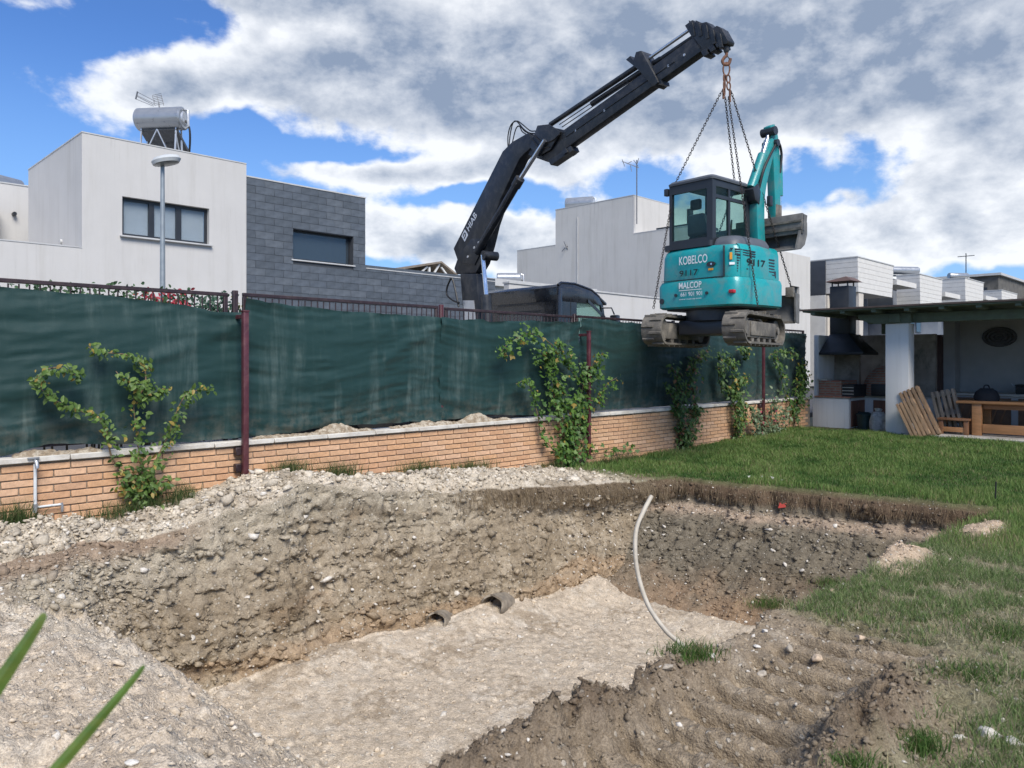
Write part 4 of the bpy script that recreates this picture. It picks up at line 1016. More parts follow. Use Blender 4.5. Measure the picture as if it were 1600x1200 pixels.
# --- lean-to roof with white struts beyond the slate wall
m_tileroof = M('brown_sheet_roof', (.20, .165, .13), .8, .2, 4, .2, 40, stretch=(1, 1, 1))
m_wood_w = M('white_timber', (.60, .60, .58), .7, .1, 6)
s0 = s_at(690, 26); zt = z_at(408, s0, 26)
sh = thing('lean_to_roof', 'brown pitched lean-to roof on white struts behind the slate wall', 'roof', W(s0, 26, .2), ROT45)
Hh = zt - .2
part('roof', MB().prism([(-3.4, Hh - .75), (0, Hh), (1.6, Hh - .85), (1.6, Hh - .93), (0, Hh - .08), (-3.4, Hh - .83)], lambda a, b, c: (a, c, b), 0, 4), m_tileroof, sh)
for x, h in ((-2.2, Hh - .55), (-.6, Hh - .20), (.9, Hh - .55)): part('strut', MB().box(x - .05, x + .05, .1, .2, 0, h - .1), m_wood_w, sh)
for a, b in (((-.6, .15, Hh - .95), (.0, .15, Hh - .12)), ((1.4, .15, Hh - 1.5), (.1, .15, Hh - .25)), ((-1.7, .15, Hh - 1.1), (-.7, .15, Hh - .3))): part('brace', MB().bar(a, b, .07, .07), m_wood_w, sh)

# ================================================================== solar water heaters
m_tank = M('tank_metal', (.36, .375, .39), .33, .06, 4, metal=.55)
m_coll = M('solar_collector', (.055, .06, .068), .25, .1, 5)
m_alu = M('aluminium', (.58, .59, .60), .4, .08, 10, metal=.6)
m_hose = M('black_hose', (.012, .012, .013), .5, .1, 10)
def heater(lab, loc, rz, L=1.25, r=.29, hgt=.95, antenna=False, legs=True):
    t = thing('solar_water_heater', lab, 'water heater', loc, rz, 'solar water heaters on the roofs')
    part('tank', MB().tube([(-L / 2 - .04, 0, hgt), (-L / 2, 0, hgt), (L / 2, 0, hgt), (L / 2 + .04, 0, hgt)], [r * .86, r, r, r * .86], 28), m_tank, t)
    part('end_cap', MB().tube([(L / 2 + .041, 0, hgt), (L / 2 + .07, 0, hgt)], [r * .62, r * .5], 20), m_alu, t)
    part('collector', MB().hexa([(-L * .42, .25, hgt - .30), (L * .42, .25, hgt - .30), (L * .42, .32, hgt - .26), (-L * .42, .32, hgt - .26), (-L * .42, -1.1 + 0, .02), (L * .42, -1.1, .02), (L * .42, -1.03, .08), (-L * .42, -1.03, .08)] if False else
         [(-L * .42, -.15, hgt - .34), (L * .42, -.15, hgt - .34), (L * .42, 1.25, .02), (-L * .42, 1.25, .02), (-L * .42, -.11, hgt - .28), (L * .42, -.11, hgt - .28), (L * .42, 1.29, .08), (-L * .42, 1.29, .08)]), m_coll, t)
    if legs:
        for x in (-L * .40, L * .40):
            part('leg', MB().bar((x, -.20, 0), (x, -.12, hgt - r * .8), .035, .035), m_alu, t)
            part('leg', MB().bar((x, .20, 0), (x, .14, hgt - r * .8), .035, .035), m_alu, t)
        part('cross_brace', MB().bar((-L * .4, -.22, .05), (0, -.2, hgt - r - .02), .025, .025), m_alu, t)
        part('cross_brace', MB().bar((L * .4, -.22, .05), (0, -.2, hgt - r - .02), .025, .025), m_alu, t)
        part('side_brace', MB().bar((L * .4, .22, .05), (L * .4, -.16, hgt - r - .1), .025, .025), m_alu, t)
    part('hose', MB().tube(spline([(L / 2 + .05, .02, hgt - .05), (L / 2 + .16, .02, hgt - .2), (L / 2 + .18, .05, hgt - .55), (L / 2 + .05, .2, .15)], 5), .028, 8), m_hose, t)
    part('fitting', MB().tube([(L / 2 + .05, 0, hgt + r * .75), (L / 2 + .15, 0, hgt + r * .7), (L / 2 + .16, 0, hgt - r * .7), (L / 2 + .08, 0, hgt - r * .9)], .035, 8), m_alu, t)
    return t
p = Vector((U(252) * 20.6, 20.6, 6.70)); heater('grey solar tank with collector on the roof behind the street lamp', p, math.radians(-6), 1.24, .31, 1.36)
p = Vector((U(4) * 25.5, 25.5, 6.9)); heater('solar tank at the far left edge of the photo', p, math.radians(75), 1.2, .28, .55)
s0 = S2 + 1.3; p = W(s0, q_at(906, s0), 9.63); heater('solar tank on the stepped pale house behind the crane', p, math.radians(-18), 1.5, .36, .62)
pY = 34.0; p = Vector((U(795) * pY, pY, CAM_Z + (565 - 446) / FPX * pY)); heater('low silver tank seen between crane column and truck cab', p, 0, 1.0, .24, .32)
tw = thing('tank_house', 'low dark roofed house mostly hidden behind the crane truck', 'house', Vector((p.x, p.y, .2)), ROT45)
part('wall', MB().box(-3, 4, -1.5, 5, 0, p.z - .5), m_white2, tw); part('flat_roof', MB().box(-3.2, 4.2, -1.7, 5.2, p.z - .499, p.z - .2), m_capm, tw)
s0 = s_at(1413, Q3 + 1.0); p = W(s_at(1413, 15.6), 15.6, z_at(429, s_at(1413, 15.6), 15.6)); heater('long solar tank on the second house of the row', p, math.radians(8), 1.7, .24, .24, legs=False)
p = W(s_at(1497, 15.8), 15.8, z_at(436, s_at(1497, 15.8), 15.8)); heater('small solar tank on the third house of the row', p, math.radians(8), 1.4, .22, .22, legs=False)

# ================================================================== aerials
m_wire = M('aerial_metal', (.17, .17, .175), .5, .1, 10, metal=.5)
Y = 20.8; base = Vector((U(268) * Y, Y, 6.72)); pxm = Y / FPX
ae_ = thing('roof_antenna', 'grid television antenna above the tank behind the street lamp', 'antenna', base)
def R(x, y, dy=0.0): return Vector(((x - 268) * pxm, dy, CAM_Z + (565 - y) * pxm - base.z))
part('mast', MB().tube([(0, 0, -.25), R(249, 167), R(248, 160)], .018, 6), m_wire, ae_)
part('boom', MB().bar(R(240, 164), R(213, 150), .015, .015), m_wire, ae_)
for a, b in (((242, 158), (215, 144)), ((240, 166), (213, 155)), ((241, 162), (214, 149))): part('rod', MB().tube([R(*a), R(*b)], .007, 5), m_wire, ae_)
part('reflector', MB().bar(R(215, 143), R(212, 155), .03, .03), m_wire, ae_)
for k in range(7):
    y = 147 + k * 2.6; part('rod', MB().tube([R(238 + k * .7, y + 2), R(252 + k * .7, y - 1)], .006, 5), m_wire, ae_)
for x in (238, 245, 252): part('rod', MB().tube([R(x, 149), R(x + 4, 165)], .008, 5), m_wire, ae_)
s0 = S2 - .03; q0 = q_at(995, s0); Y = (s0 + q0) / R2; base = W(s0, q0, z_at(345, s0, q0)); pxm = Y / FPX
an = thing('roof_antenna', 'tall thin mast antenna on the stepped pale house', 'antenna', base)
def R(x, y): return Vector(((x - 993) * pxm, 0, (345 - y) * pxm))
part('mast', MB().tube([R(993, 350), R(993, 250)], .03, 6), m_wire, an)
part('boom', MB().bar(R(970, 252), R(996, 262), .03, .03), m_wire, an)
for a, b in (((970, 249), (974, 260)), ((978, 256), (985, 252)), ((985, 268), (983, 258)), ((996, 247), (992, 262)), ((988, 250), (995, 260))): part('rod', MB().tube([R(*a), R(*b)], .016, 5), m_wire, an)
s0 = S2 - .05; q0 = q_at(884, s0); base = W(s0, q0, z_at(385, s0, q0)); pxm = (s0 + q0) / R2 / FPX
an = thing('wall_antenna', 'small spiky antenna on the side wall of the stepped house', 'antenna', base)
for a, b in (((0, 0), (5, 6)), ((-3, -8), (0, 0)), ((0, 0), (6, 0)), ((6, 0), (8, -8)), ((-6, 8), (-1, 2)), ((4, 8), (2, 2))): part('rod', MB().tube([(a[0] * pxm, 0, -a[1] * pxm), (b[0] * pxm, -.05, -b[1] * pxm)], .022, 5), m_wire, an)

# ================================================================== street lamp
m_pole = M('galvanised_pole', (.30, .335, .35), .45, .08, 8, metal=.4)
m_lampw = M('lamp_cover', (.50, .52, .52), .4, .05, 6); m_diff = M('lamp_diffuser', (.30, .31, .30), .25, .05, 6)
Y = 14.2; lp = thing('street_lamp', 'grey street lamp with flat oval head before the white house', 'street lamp', Vector((U(254) * Y, Y, .12)))
zt = CAM_Z + (565 - 256) / FPX * Y - .12
part('pole', MB().tube([(0, 0, 0), (0, 0, 1.2), (0, 0, zt)], [.075, .058, .036], 14), m_pole, lp)
part('base_plate', MB().box(-.14, .14, -.14, .14, 0, .02), m_pole, lp)
def oval(cx, cy, cz, a, b, n=20): return [(cx + a * math.cos(6.2832 * k / n) , cy + b * math.sin(6.2832 * k / n), cz + .18 * a * math.cos(6.2832 * k / n)) for k in range(n)]
hd = part('lamp_head', MB().loft([oval(.09, -.05, zt - .01, .24, .17), oval(.09, -.05, zt + .05, .27, .19), oval(.09, -.05, zt + .11, .23, .15), oval(.10, -.05, zt + .145, .10, .07)]), m_lampw, lp)
part('diffuser', MB().loft([oval(.10, -.05, zt - .035, .12, .09), oval(.10, -.05, zt - .012, .21, .145)]), m_diff, hd)

# ================================================================== hedge plants behind the first frames
def hedge(px0, px1, y0, y1, n, lab, q, ca, cb, red=0.0, rc_=(.45, .05, .06), name='hedge_shrub'):
    s0 = s_at((px0 + px1) / 2, q); v = thing(name, lab, 'shrub', W(s0, q, .24), ROT45); P = []; N = []
    for _ in range(n):
        x = random.uniform(px0, px1); s = s_at(x, q); zt = z_at(random.triangular(y0, y1 + 60, y1), s, q) - .24
        P.append((s - s0, random.gauss(0, .12), zt)); N.append((random.gauss(0, .6), -.8, random.gauss(.3, .6)))
    P = np.array(P); c = greens(n, ca, cb, red, rc_)
    st = MB()
    for k in range(14):
        x = random.uniform(P[:, 0].min() * .9, P[:, 0].max() * .9); st.tube([(x * .8, 0, 0), (x, random.uniform(-.1, .1), P[:, 2].mean())], [.012, .005], 5)
    part('stem', st, m_stem, v); o = link('leaves', leaf_mesh('leaves', P, np.array(N), RNG.uniform(.7, 1.3, n) * .05, c), m_leaf, v); o['kind'] = 'stuff'
hedge(2, 215, 440, 462, 650, 'thin green shrub tips showing above the first screen', 7.75, (.03, .07, .03), (.09, .16, .07))
hedge(212, 290, 448, 470, 520, 'red flowering shrub behind the first fence frame', 7.75, (.03, .07, .03), (.08, .15, .06), .5, (.42, .05, .07), 'flowering_shrub')
hedge(285, 360, 452, 480, 520, 'dense dark green shrub behind the right end of the first frame', 7.75, (.02, .06, .035), (.06, .13, .08))
hedge(366, 384, 455, 486, 80, 'few yellow-green leaves behind the stub post', 7.75, (.10, .14, .02), (.35, .30, .05))

# ================================================================== crane truck
m_black = M('black_paint', (.012, .014, .018), .28, .2, 5, coat=.5, dirt=(.05, .05, .05), dirt_amt=.4, dirt_scale=3)
m_crane = M('crane_black', (.014, .017, .022), .45, .3, 4, .08, 60, dirt=(.085, .08, .075), dirt_amt=.55, dirt_scale=5, fine=.3)
m_chrome = M('chrome_rod', (.68, .70, .72), .16, .05, 6, metal=.95)
m_rubber = M('rubber', (.018, .018, .018), .8, .2, 20)
m_wtext = M('white_lettering', (.74, .76, .77), .5, .04, 8)
m_cabglass = M_glass('cab_glass', (.06, .10, .10), .16, .02)
SF, QF = 12.8, 11.3
tr = thing('crane_truck', 'black crane truck parked behind the screens, loader arm reaching to the right', 'truck', W(SF, QF, .12), ROT45)
prof = [(0, .62), (0, 3.02), (.10, 3.09), (.55, 3.10), (1.15, 3.00), (1.45, 2.86), (1.62, 2.62), (1.80, 1.85), (1.84, 1.3), (1.84, .62)]
low = [(0, .62), (0, 1.90), (1.79, 1.90), (1.84, 1.3), (1.84, .62)]
roof = [(0, 2.70), (0, 3.02), (.10, 3.09), (.55, 3.10), (1.15, 3.00), (1.45, 2.86), (1.60, 2.68), (1.60, 2.66), (1.30, 2.70)]
cab = part('cab', MB().prism(low, lambda a, b, c: (a, c, b), 0, 2.4), m_black, tr, .03)
part('cab_roof', MB().prism(roof, lambda a, b, c: (a, c, b), 0, 2.4), m_black, cab, .02)
part('rear_panel', MB().box(0, .06, .0, 2.4, 1.901, 2.699), m_black, cab)
for y0, y1 in ((0, .05), (2.35, 2.4)):
    part('side_panel', MB().box(.061, .62, y0, y1, 1.901, 2.699), m_black, cab)
    part('front_pillar', MB().hexa([(1.69, y0, 1.901), (1.79, y0, 1.901), (1.79, y1, 1.901), (1.69, y1, 1.901), (1.50, y0, 2.72), (1.60, y0, 2.70), (1.60, y1, 2.70), (1.50, y1, 2.72)]), m_black, cab)
    part('side_window', MB().prism([(.622, 1.905), (.622, 2.695), (1.50, 2.695), (1.685, 1.905)], lambda a, b, c: (a, c, b), y0 + .02, y0 + .028), m_cabglass, cab)
part('rear_window', MB().box(-.012, -.003, .5, 1.9, 1.95, 2.45), m_pane_dark, cab)
part('windscreen', MB().hexa([(1.595, .051, 2.68), (1.595, 2.349, 2.68), (1.775, 2.349, 1.905), (1.775, .051, 1.905), (1.605, .051, 2.685), (1.605, 2.349, 2.685), (1.785, 2.349, 1.91), (1.785, .051, 1.91)]), m_cabglass, cab)
for y0 in (.35, 1.5):
    part('seat_back', MB().box(.25, .42, y0, y0 + .5, 1.6, 2.35), m_rubber, cab, .05)
part('roof_rail', MB().tube([(.02, .05, 3.06), (.12, .05, 3.12), (.6, .05, 3.13), (1.2, .05, 3.03), (1.5, .05, 2.88)], .035, 8), m_black, cab)
part('corner_pillar', MB().box(-.02, .10, -.015, .06, 1.0, 3.0), m_black, cab, .012)
part('door_seam', MB().box(.40, .415, -.004, .001, .8, 2.8), m_rubber, cab)
part('sun_visor', MB().hexa([(1.45, .05, 2.90), (1.45, 2.35, 2.90), (1.80, 2.35, 2.70), (1.80, .05, 2.70), (1.45, .05, 2.94), (1.45, 2.35, 2.94), (1.80, 2.35, 2.75), (1.80, .05, 2.75)]), m_black, cab)
mr = part('mirror', MB().box(1.72, 1.86, -.32, -.10, 1.85, 2.45), m_black, tr, .03)
part('mirror_arm', MB().tube([(1.55, .02, 2.62), (1.72, -.16, 2.62), (1.78, -.2, 2.46)], .02, 6).tube([(1.6, .02, 1.8), (1.75, -.16, 1.84)], .02, 6), m_black, mr)
part('wind_deflector', MB().hexa([(1.0, -.03, 2.72), (1.0, -.015, 2.72), (1.6, -.015, 2.36), (1.6, -.03, 2.36), (1.0, -.03, 2.80), (1.0, -.015, 2.80), (1.66, -.015, 2.42), (1.66, -.03, 2.42)]), m_black, cab)
part('beacon', MB().tube([(1.1, .6, 3.02), (1.1, .6, 3.14), (1.1, .6, 3.18)], [.07, .07, .03], 12), m_black, cab)
part('rear_panel_frame', MB().box(-.02, -.002, .42, 1.98, 2.47, 2.52).box(-.02, -.002, .42, 1.98, 2.66, 2.70), m_crane, cab)
part('chassis', MB().box(-7.2, 1.7, .7, 1.0, .55, .85).box(-7.2, 1.7, 1.4, 1.7, .55, .85), m_crane, tr)
part('flatbed', MB().box(-7.4, -2.3, .0, 2.4, .95, 1.12), m_crane, tr); part('bumper', MB().box(1.85, 1.98, .0, 2.4, .35, .8), m_black, tr, .02)
for x in (1.0, -3.6, -4.9):
    for y0, y1 in ((.02, .34), (2.06, 2.38)):
        wh = part('wheel', MB().tube([(x, y0, .5), (x, y0 + .04, .5), (x, y1 - .04, .5), (x, y1, .5)], [.44, .5, .5, .44], 28), m_rubber, tr)
        part('rim', MB().tube([(x, y0 - .004, .5), (x, y0 + .02, .5)], [.27, .27], 20), m_alu, wh)
# crane arm: outlines lie in the upright plane from the column to the hook, each with its own thickness
CB = Vector((-.78, 16.9, 0)); CD = Vector((4.03, -5.45, 0)); CN = Vector((5.45, 4.03, 0)).normalized()
root = tr.location.copy(); RI = Matrix.Rotation(-ROT45, 3, 'Z')
def BP(px, py, c=0.0):
    u = U(px); lam = (16.9 * u + .78) / (4.03 + 5.45 * u); y = CB.y + CD.y * lam
    return Vector((u * y, y, CAM_Z + (565 - py) / FPX * y)) + CN * c
def L_(p): return RI @ (p - root)
def slab(poly, c0, c1): return MB().prism(poly, lambda a, b, c: L_(BP(a, b, c)), c0, c1)
def rod(a, b, r, c, n=14): return MB().tube([L_(BP(*a, c)), L_(BP(*b, c))], r, n)
part('crane_column', slab([(727, 428), (753, 428), (755, 460), (759, 500), (763, 640), (733, 640), (731, 480)], -.15, .15), m_crane, tr, .03)
part('column_sleeve', slab([(733, 470), (750, 470), (753, 500), (736, 500)], -.17, -.154), m_alu, tr)
part('crane_base', slab([(715, 600), (790, 600), (790, 650), (715, 650)], -.7, .7), m_crane, tr)
b1 = part('lower_boom', slab([(715, 389), (792, 238), (807, 223), (832, 209), (848, 222), (827, 241), (819, 249), (788, 314), (775, 352), (767, 385), (759, 412), (750, 427), (720, 429), (716, 420), (721, 406)], -.12, .12), m_crane, tr, .02)
part('boom_plate', slab([(726, 398), (745, 374), (765, 374), (761, 392), (750, 415), (730, 412)], -.15, -.122), m_crane, b1, .008)
part('pivot_pin', MB().tube([L_(BP(769, 400, -.24)), L_(BP(769, 400, .12))], .10, 20), m_crane, tr)
part('lift_rod', rod((766, 400), (772, 466), .048, -.20), m_chrome, tr); part('lift_cylinder', rod((771, 462), (776, 560), .12, -.20), m_crane, tr)
kc = part('knuckle_cylinder', rod((822, 286), (757, 396), .085, -.20), m_crane, tr)
part('knuckle_rod', rod((864, 222), (821, 288), .045, -.20), m_chrome, tr)
part('cylinder_collar', rod((825, 281), (818, 293), .104, -.20), m_crane, kc)
part('cylinder_pipe', MB().tube([L_(BP(826, 290, -.31)), L_(BP(800, 336, -.31)), L_(BP(772, 378, -.30))], .014, 6), m_crane, kc)
b2 = part('upper_boom', slab([(830, 243), (845, 202), (863, 199), (886, 204), (1090, 59), (1105, 79), (860, 254)], -.085, .085), m_crane, tr, .012)
part('boom_rib', slab([(862, 252), (866, 259), (900, 236), (897, 229)], -.09, .09), m_crane, b2)
part('knuckle_plate', slab([(836, 232), (848, 198), (866, 196), (884, 208), (868, 236), (850, 246)], -.14, -.102), m_crane, b2, .01)
part('extension_cylinder', rod((862, 195), (1003, 101), .048, -.03), m_crane, b2); part('extension_rod', rod((1003, 101), (1080, 47), .028, -.03), m_chrome, b2)
part('extension_cylinder', rod((923, 162), (1030, 92), .050, .03), m_crane, b2); part('extension_cylinder', rod((1030, 92), (1088, 53), .04, .03), m_crane, b2)
part('clamp', slab([(986, 96), (993, 90), (998, 97), (1002, 84), (1010, 82), (1018, 96), (1037, 131), (1029, 138), (1004, 110)], -.13, .13), m_crane, b2, .006)
part('clamp_bolt', slab([(1030, 126), (1039, 127), (1040, 133), (1032, 134)], -.10, .10), m_crane, b2)
part('boom_lug', slab([(884, 238), (891, 233), (894, 239), (888, 243)], -.12, .12), m_crane, b2)
hd = part('boom_head', slab([(1075, 42), (1087, 33), (1096, 39), (1109, 36), (1119, 46), (1125, 42), (1133, 47), (1143, 65), (1141, 71), (1133, 72), (1122, 70), (1112, 80), (1102, 85), (1086, 60)], -.085, .085), m_crane, b2, .012)
for k, (x, y) in enumerate(((1106, 86), (1117, 79), (1127, 72))):
    part('step_box', slab([(x - 5, y - 3), (x + 3, y - 8), (x + 7, y), (x - 1, y + 5)], -.09, .09), m_crane, hd, .006)
for k, (x, y) in enumerate(((1084, 40), (1095, 40), (1106, 44), (1117, 52), (1128, 58))): part('head_plate', slab([(x - 2, y - 6), (x + 4, y - 3), (x + 8, y + 18), (x + 3, y + 20)], -.095 - .003 * k, .095), m_crane, hd, .004)
for pts in ([(800, 232), (801, 208), (806, 192), (814, 192), (824, 206), (836, 210)], [(803, 228), (810, 203), (815, 198), (822, 207), (830, 213)], [(799, 240), (799, 214), (804, 196), (811, 190), (822, 196), (832, 205), (842, 206)], [(815, 193), (823, 203), (833, 209), (845, 209)]):
    part('hydraulic_hose', MB().tube([L_(v) for v in spline([BP(*p, -.1 + .05 * random.random()) for p in pts], 6)], .013, 6), m_hose, b1)
for pts in ([(719, 436), (713, 450), (713, 462), (722, 470), (732, 474)], [(721, 436), (726, 455), (731, 480)]):
    part('hydraulic_hose', MB().tube([L_(v) for v in spline([BP(*p, -.25) for p in pts], 6)], .022, 7), m_hose, tr)
for a, b, c in (((880, 196), (985, 126), -.095), ((884, 200), (988, 131), -.095), ((890, 215), (1060, 98), -.09)):
    part('hydraulic_pipe', MB().tube([L_(BP(*a, c)), L_(BP(*b, c))], .009, 6), m_crane, b2)
for x, y in ((905, 205), (950, 174), (1050, 105), (1075, 88)): part('boom_bolt', MB().tube([L_(BP(x, y, -.095)), L_(BP(x, y, -.083))], .022, 8), m_alu, b2)
for x, y in ((740, 402), (750, 388), (757, 380)): part('boom_bolt', MB().tube([L_(BP(x, y, -.165)), L_(BP(x, y, -.148))], .028, 8), m_alu, b1)
for pts in ([(842, 212), (856, 224), (872, 222), (884, 212)], [(838, 216), (852, 232), (868, 232)]):
    part('hydraulic_hose', MB().tube([L_(v) for v in spline([BP(*p, -.16) for p in pts], 6)], .012, 6), m_hose, b2)
# lettering
def text_mb(body, width, height, bold=.012, spacing=1.0):
    cu = bpy.data.curves.new('lettering', 'FONT'); cu.body = body; cu.size = 1.0; cu.offset = bold; cu.space_character = spacing; cu.extrude = .0
    ob = bpy.data.objects.new('lettering', cu); COL.objects.link(ob); dg = bpy.context.evaluated_depsgraph_get(); dg.update()
    me = bpy.data.meshes.new_from_object(ob.evaluated_get(dg)); v = np.array([p.co[:] for p in me.vertices]); f = [tuple(p.vertices) for p in me.polygons]
    bpy.data.objects.remove(ob); bpy.data.curves.remove(cu)
    v[:, 0] = (v[:, 0] - v[:, 0].min()) / (v[:, 0].max() - v[:, 0].min()) * width; v[:, 1] = (v[:, 1] - v[:, 1].min()) / (v[:, 1].max() - v[:, 1].min()) * height
    return v, f
def lettering(name, body, width, height, o, ex, ey, mat, parent, bold=.012, thick=.002):
    """flat lettering standing on a surface, given as origin and two directions in the parent's frame"""
    v, f = text_mb(body, width, height, bold); o = Vector(o); ex = Vector(ex).normalized(); ey = Vector(ey).normalized()
    return part(name, MB().add([o + ex * x + ey * y for x, y, _ in v], f), mat, parent)
p0 = L_(BP(739.5, 362, -.1242)); ex = L_(BP(752, 337.5, -.1242)) - p0; eyv = L_(BP(731, 358, -.1242)) - p0; eyv = eyv - ex.normalized() * eyv.dot(ex.normalized())
lettering('lettering', 'HIAB', ex.length * 1.02, .155, p0 + eyv.normalized() * -.02, ex, eyv, m_wtext, b1, .012)
e1, e2 = ex.normalized(), eyv.normalized(); q0 = p0 - e1 * .27 - e2 * .045
lg = part('emblem', MB().add([q0, q0 + e1 * .2, q0 + e1 * .2 + e2 * .2, q0 + e2 * .2], [(0, 1, 2, 3)]), m_wtext, b1)
nn = (L_(BP(740, 360, -.3)) - L_(BP(740, 360, -.2))).normalized() * .003
part('emblem_mark', MB().add([q0 + e1 * a + e2 * b + nn for a, b in ((.03, .05), (.13, .05), (.16, .09), (.16, .15), (.10, .17), (.05, .15), (.05, .11), (.08, .12), (.11, .14), (.13, .13), (.13, .10), (.11, .085), (.03, .085))], [tuple(range(13))]), m_crane, lg)

# ================================================================== excavator
m_teal = M('teal_paint', (.003, .30, .31), .34, .07, 3, coat=.25, dirt=(.15, .22, .20), dirt_amt=.55, dirt_scale=4.5, fine=.18)
m_teal_d = M('teal_paint_arm', (.010, .25, .255), .42, .1, 4, coat=.1, dirt=(.14, .20, .18), dirt_amt=.55, dirt_scale=6, fine=.12)
m_cabp = M('dark_cab_paint', (.022, .026, .032), .4, .1, 6)
m_hoodg = M('grey_plastic', (.085, .095, .11), .5, .08, 8)
m_mud = M('muddy_rubber', (.11, .10, .085), .9, .25, 9, .5, 60, dirt=(.25, .22, .175), dirt_amt=.75, dirt_scale=5)
m_mudsteel = M('muddy_steel', (.12, .11, .095), .85, .25, 8, .4, 60, dirt=(.33, .29, .23), dirt_amt=.7, dirt_scale=4)
m_bucket = M('worn_bucket_steel', (.15, .148, .142), .7, .2, 6, .25, 40, metal=.25, dirt=(.27, .25, .22), dirt_amt=.5, dirt_scale=6)
m_btext = M('black_lettering', (.012, .014, .015), .6, .05, 8)
m_orange = M('orange_sticker', (.75, .33, .03), .5, .05, 8); m_red = M('red_reflector', (.42, .02, .03), .3, .05, 8)
EX = Vector((U(1118) * 11.55, 11.55, 0)); view_az = math.atan2(EX.x, EX.y)
EX.z = CAM_Z + (565 - 541) / FPX * 11.0
AZT = view_az + math.radians(20); AZU = view_az + math.radians(34)
ex_ = thing('mini_excavator', 'turquoise mini excavator hanging from chains above the fence', 'excavator', EX, -AZT)
# --- undercarriage
def stadium(L, H, n=10, r=None):
    r = r or H / 2; pts = []
    for k in range(n + 1): a = math.pi / 2 - math.pi * k / n; pts.append((L / 2 - r + r * math.cos(a), H / 2 + r * math.sin(a)))
    for k in range(n + 1): a = -math.pi / 2 - math.pi * k / n; pts.append((-L / 2 + r + r * math.cos(a), H / 2 + r * math.sin(a)))
    return pts
TL, THh, TWd = 2.0, .50, .32
for sx in (-1, 1):
    xc = sx * .61
    def ring(x, off):
        out = []
        for (a, b) in stadium(TL, THh, 12, .22):
            out.append((x, a * (1 - off / (TL / 2)), THh / 2 + (b - THh / 2) * (1 - off / (THh / 2))))
        return out
    t = part('track', MB().loft([ring(xc - TWd / 2, 0), ring(xc + TWd / 2, 0), ring(xc + TWd / 2 - .004, .035), ring(xc - TWd / 2 + .004, .035), ring(xc - TWd / 2, 0)], cap=False), m_mud, ex_)
    # lugs
    st = stadium(TL, THh, 12, .22); per = []
    for i in range(len(st)):
        a = Vector((st[i][0], st[i][1])); b = Vector((st[(i + 1) % len(st)][0], st[(i + 1) % len(st)][1])); per.append((a, b, (b - a).length))
    tot = sum(p[2] for p in per); N = 46; lug = MB()
    for k in range(N):
        d = tot * k / N; i = 0
        while d > per[i][2]: d -= per[i][2]; i += 1
        a, b, l = per[i]; p = a.lerp(b, d / l); tdir = (b - a).normalized(); nrm = Vector((-tdir.y, tdir.x))
        c = Vector((0, THh / 2)); nrm = nrm if (p - c).dot(nrm) > 0 or abs(p.y - THh / 2) > .2 and (p.y - THh / 2) * nrm.y > 0 else -nrm
        x0, x1 = (xc - TWd / 2 + .01, xc + .03) if k % 2 else (xc - .03, xc + TWd / 2 - .01)
        q = [p - tdir * .022 - nrm * .005, p + tdir * .022 - nrm * .005, p + tdir * .013 + nrm * .026, p - tdir * .013 + nrm * .026]
        lug.add([(x0, v.x, v.y) for v in q] + [(x1, v.x, v.y) for v in q], [(0, 1, 2, 3), (7, 6, 5, 4), (0, 4, 5, 1), (1, 5, 6, 2), (2, 6, 7, 3), (3, 7, 4, 0)])
    part('track_lugs', lug, m_mud, t, kind='stuff')
    so = xc + sx * (TWd / 2 - .05)
    part('track_frame', MB().box(xc - .10, xc + .10, -TL / 2 + .30, TL / 2 - .30, .12, .36).box(so - .012, so + .012, -.58, .60, .15, .35), m_mudsteel, ex_, .01)
    part('sprocket', MB().tube([(xc - .09, -TL / 2 + .24, .25), (xc + .09, -TL / 2 + .24, .25)], .17, 18).tube([(so - .01, -TL / 2 + .24, .25), (so + .012, -TL / 2 + .24, .25)], .09, 12), m_mudsteel, ex_)
    part('idler', MB().tube([(xc - .08, TL / 2 - .24, .25), (xc + .08, TL / 2 - .24, .25)], .165, 18).tube([(so - .01, TL / 2 - .24, .25), (so + .01, TL / 2 - .24, .25)], .06, 12), m_mudsteel, ex_)
    for k in range(4): part('roller', MB().tube([(xc - .09, -.42 + .28 * k, .10), (xc + .09, -.42 + .28 * k, .10)], .06, 12), m_mudsteel, ex_)
part('cross_frame', MB().box(-.46, .46, -.35, .40, .18, .40), m_cabp, ex_, .03)
part('swing_ring', MB().tube([(0, 0, .39), (0, 0, .57)], .44, 32), m_cabp, ex_)
bl = part('dozer_blade', MB().prism([(1.22, .42), (1.30, .40), (1.36, .55), (1.34, .72), (1.26, .84), (1.20, .84), (1.27, .70), (1.28, .56)], lambda a, b, c: (c, a, b), -.86, .86), m_bucket, ex_, .006)
part('blade_edge', MB().box(-.86, .86, 1.205, 1.235, .385, .425), m_mudsteel, bl)
part('blade_end', MB().prism([(1.18, .40), (1.38, .39), (1.40, .86), (1.16, .87)], lambda a, b, c: (c, a, b), .861, .885), m_bucket, bl); part('blade_end', MB().prism([(1.18, .40), (1.38, .39), (1.40, .86), (1.16, .87)], lambda a, b, c: (c, a, b), -.885, -.861), m_bucket, bl)
for x in (-.36, .36): part('blade_arm', MB().bar((x, .35, .30), (x, 1.22, .60), .09, .12), m_mudsteel, bl)
part('blade_bracket', MB().box(.74, .86, 1.10, 1.20, .80, .96), m_mudsteel, bl, .01)
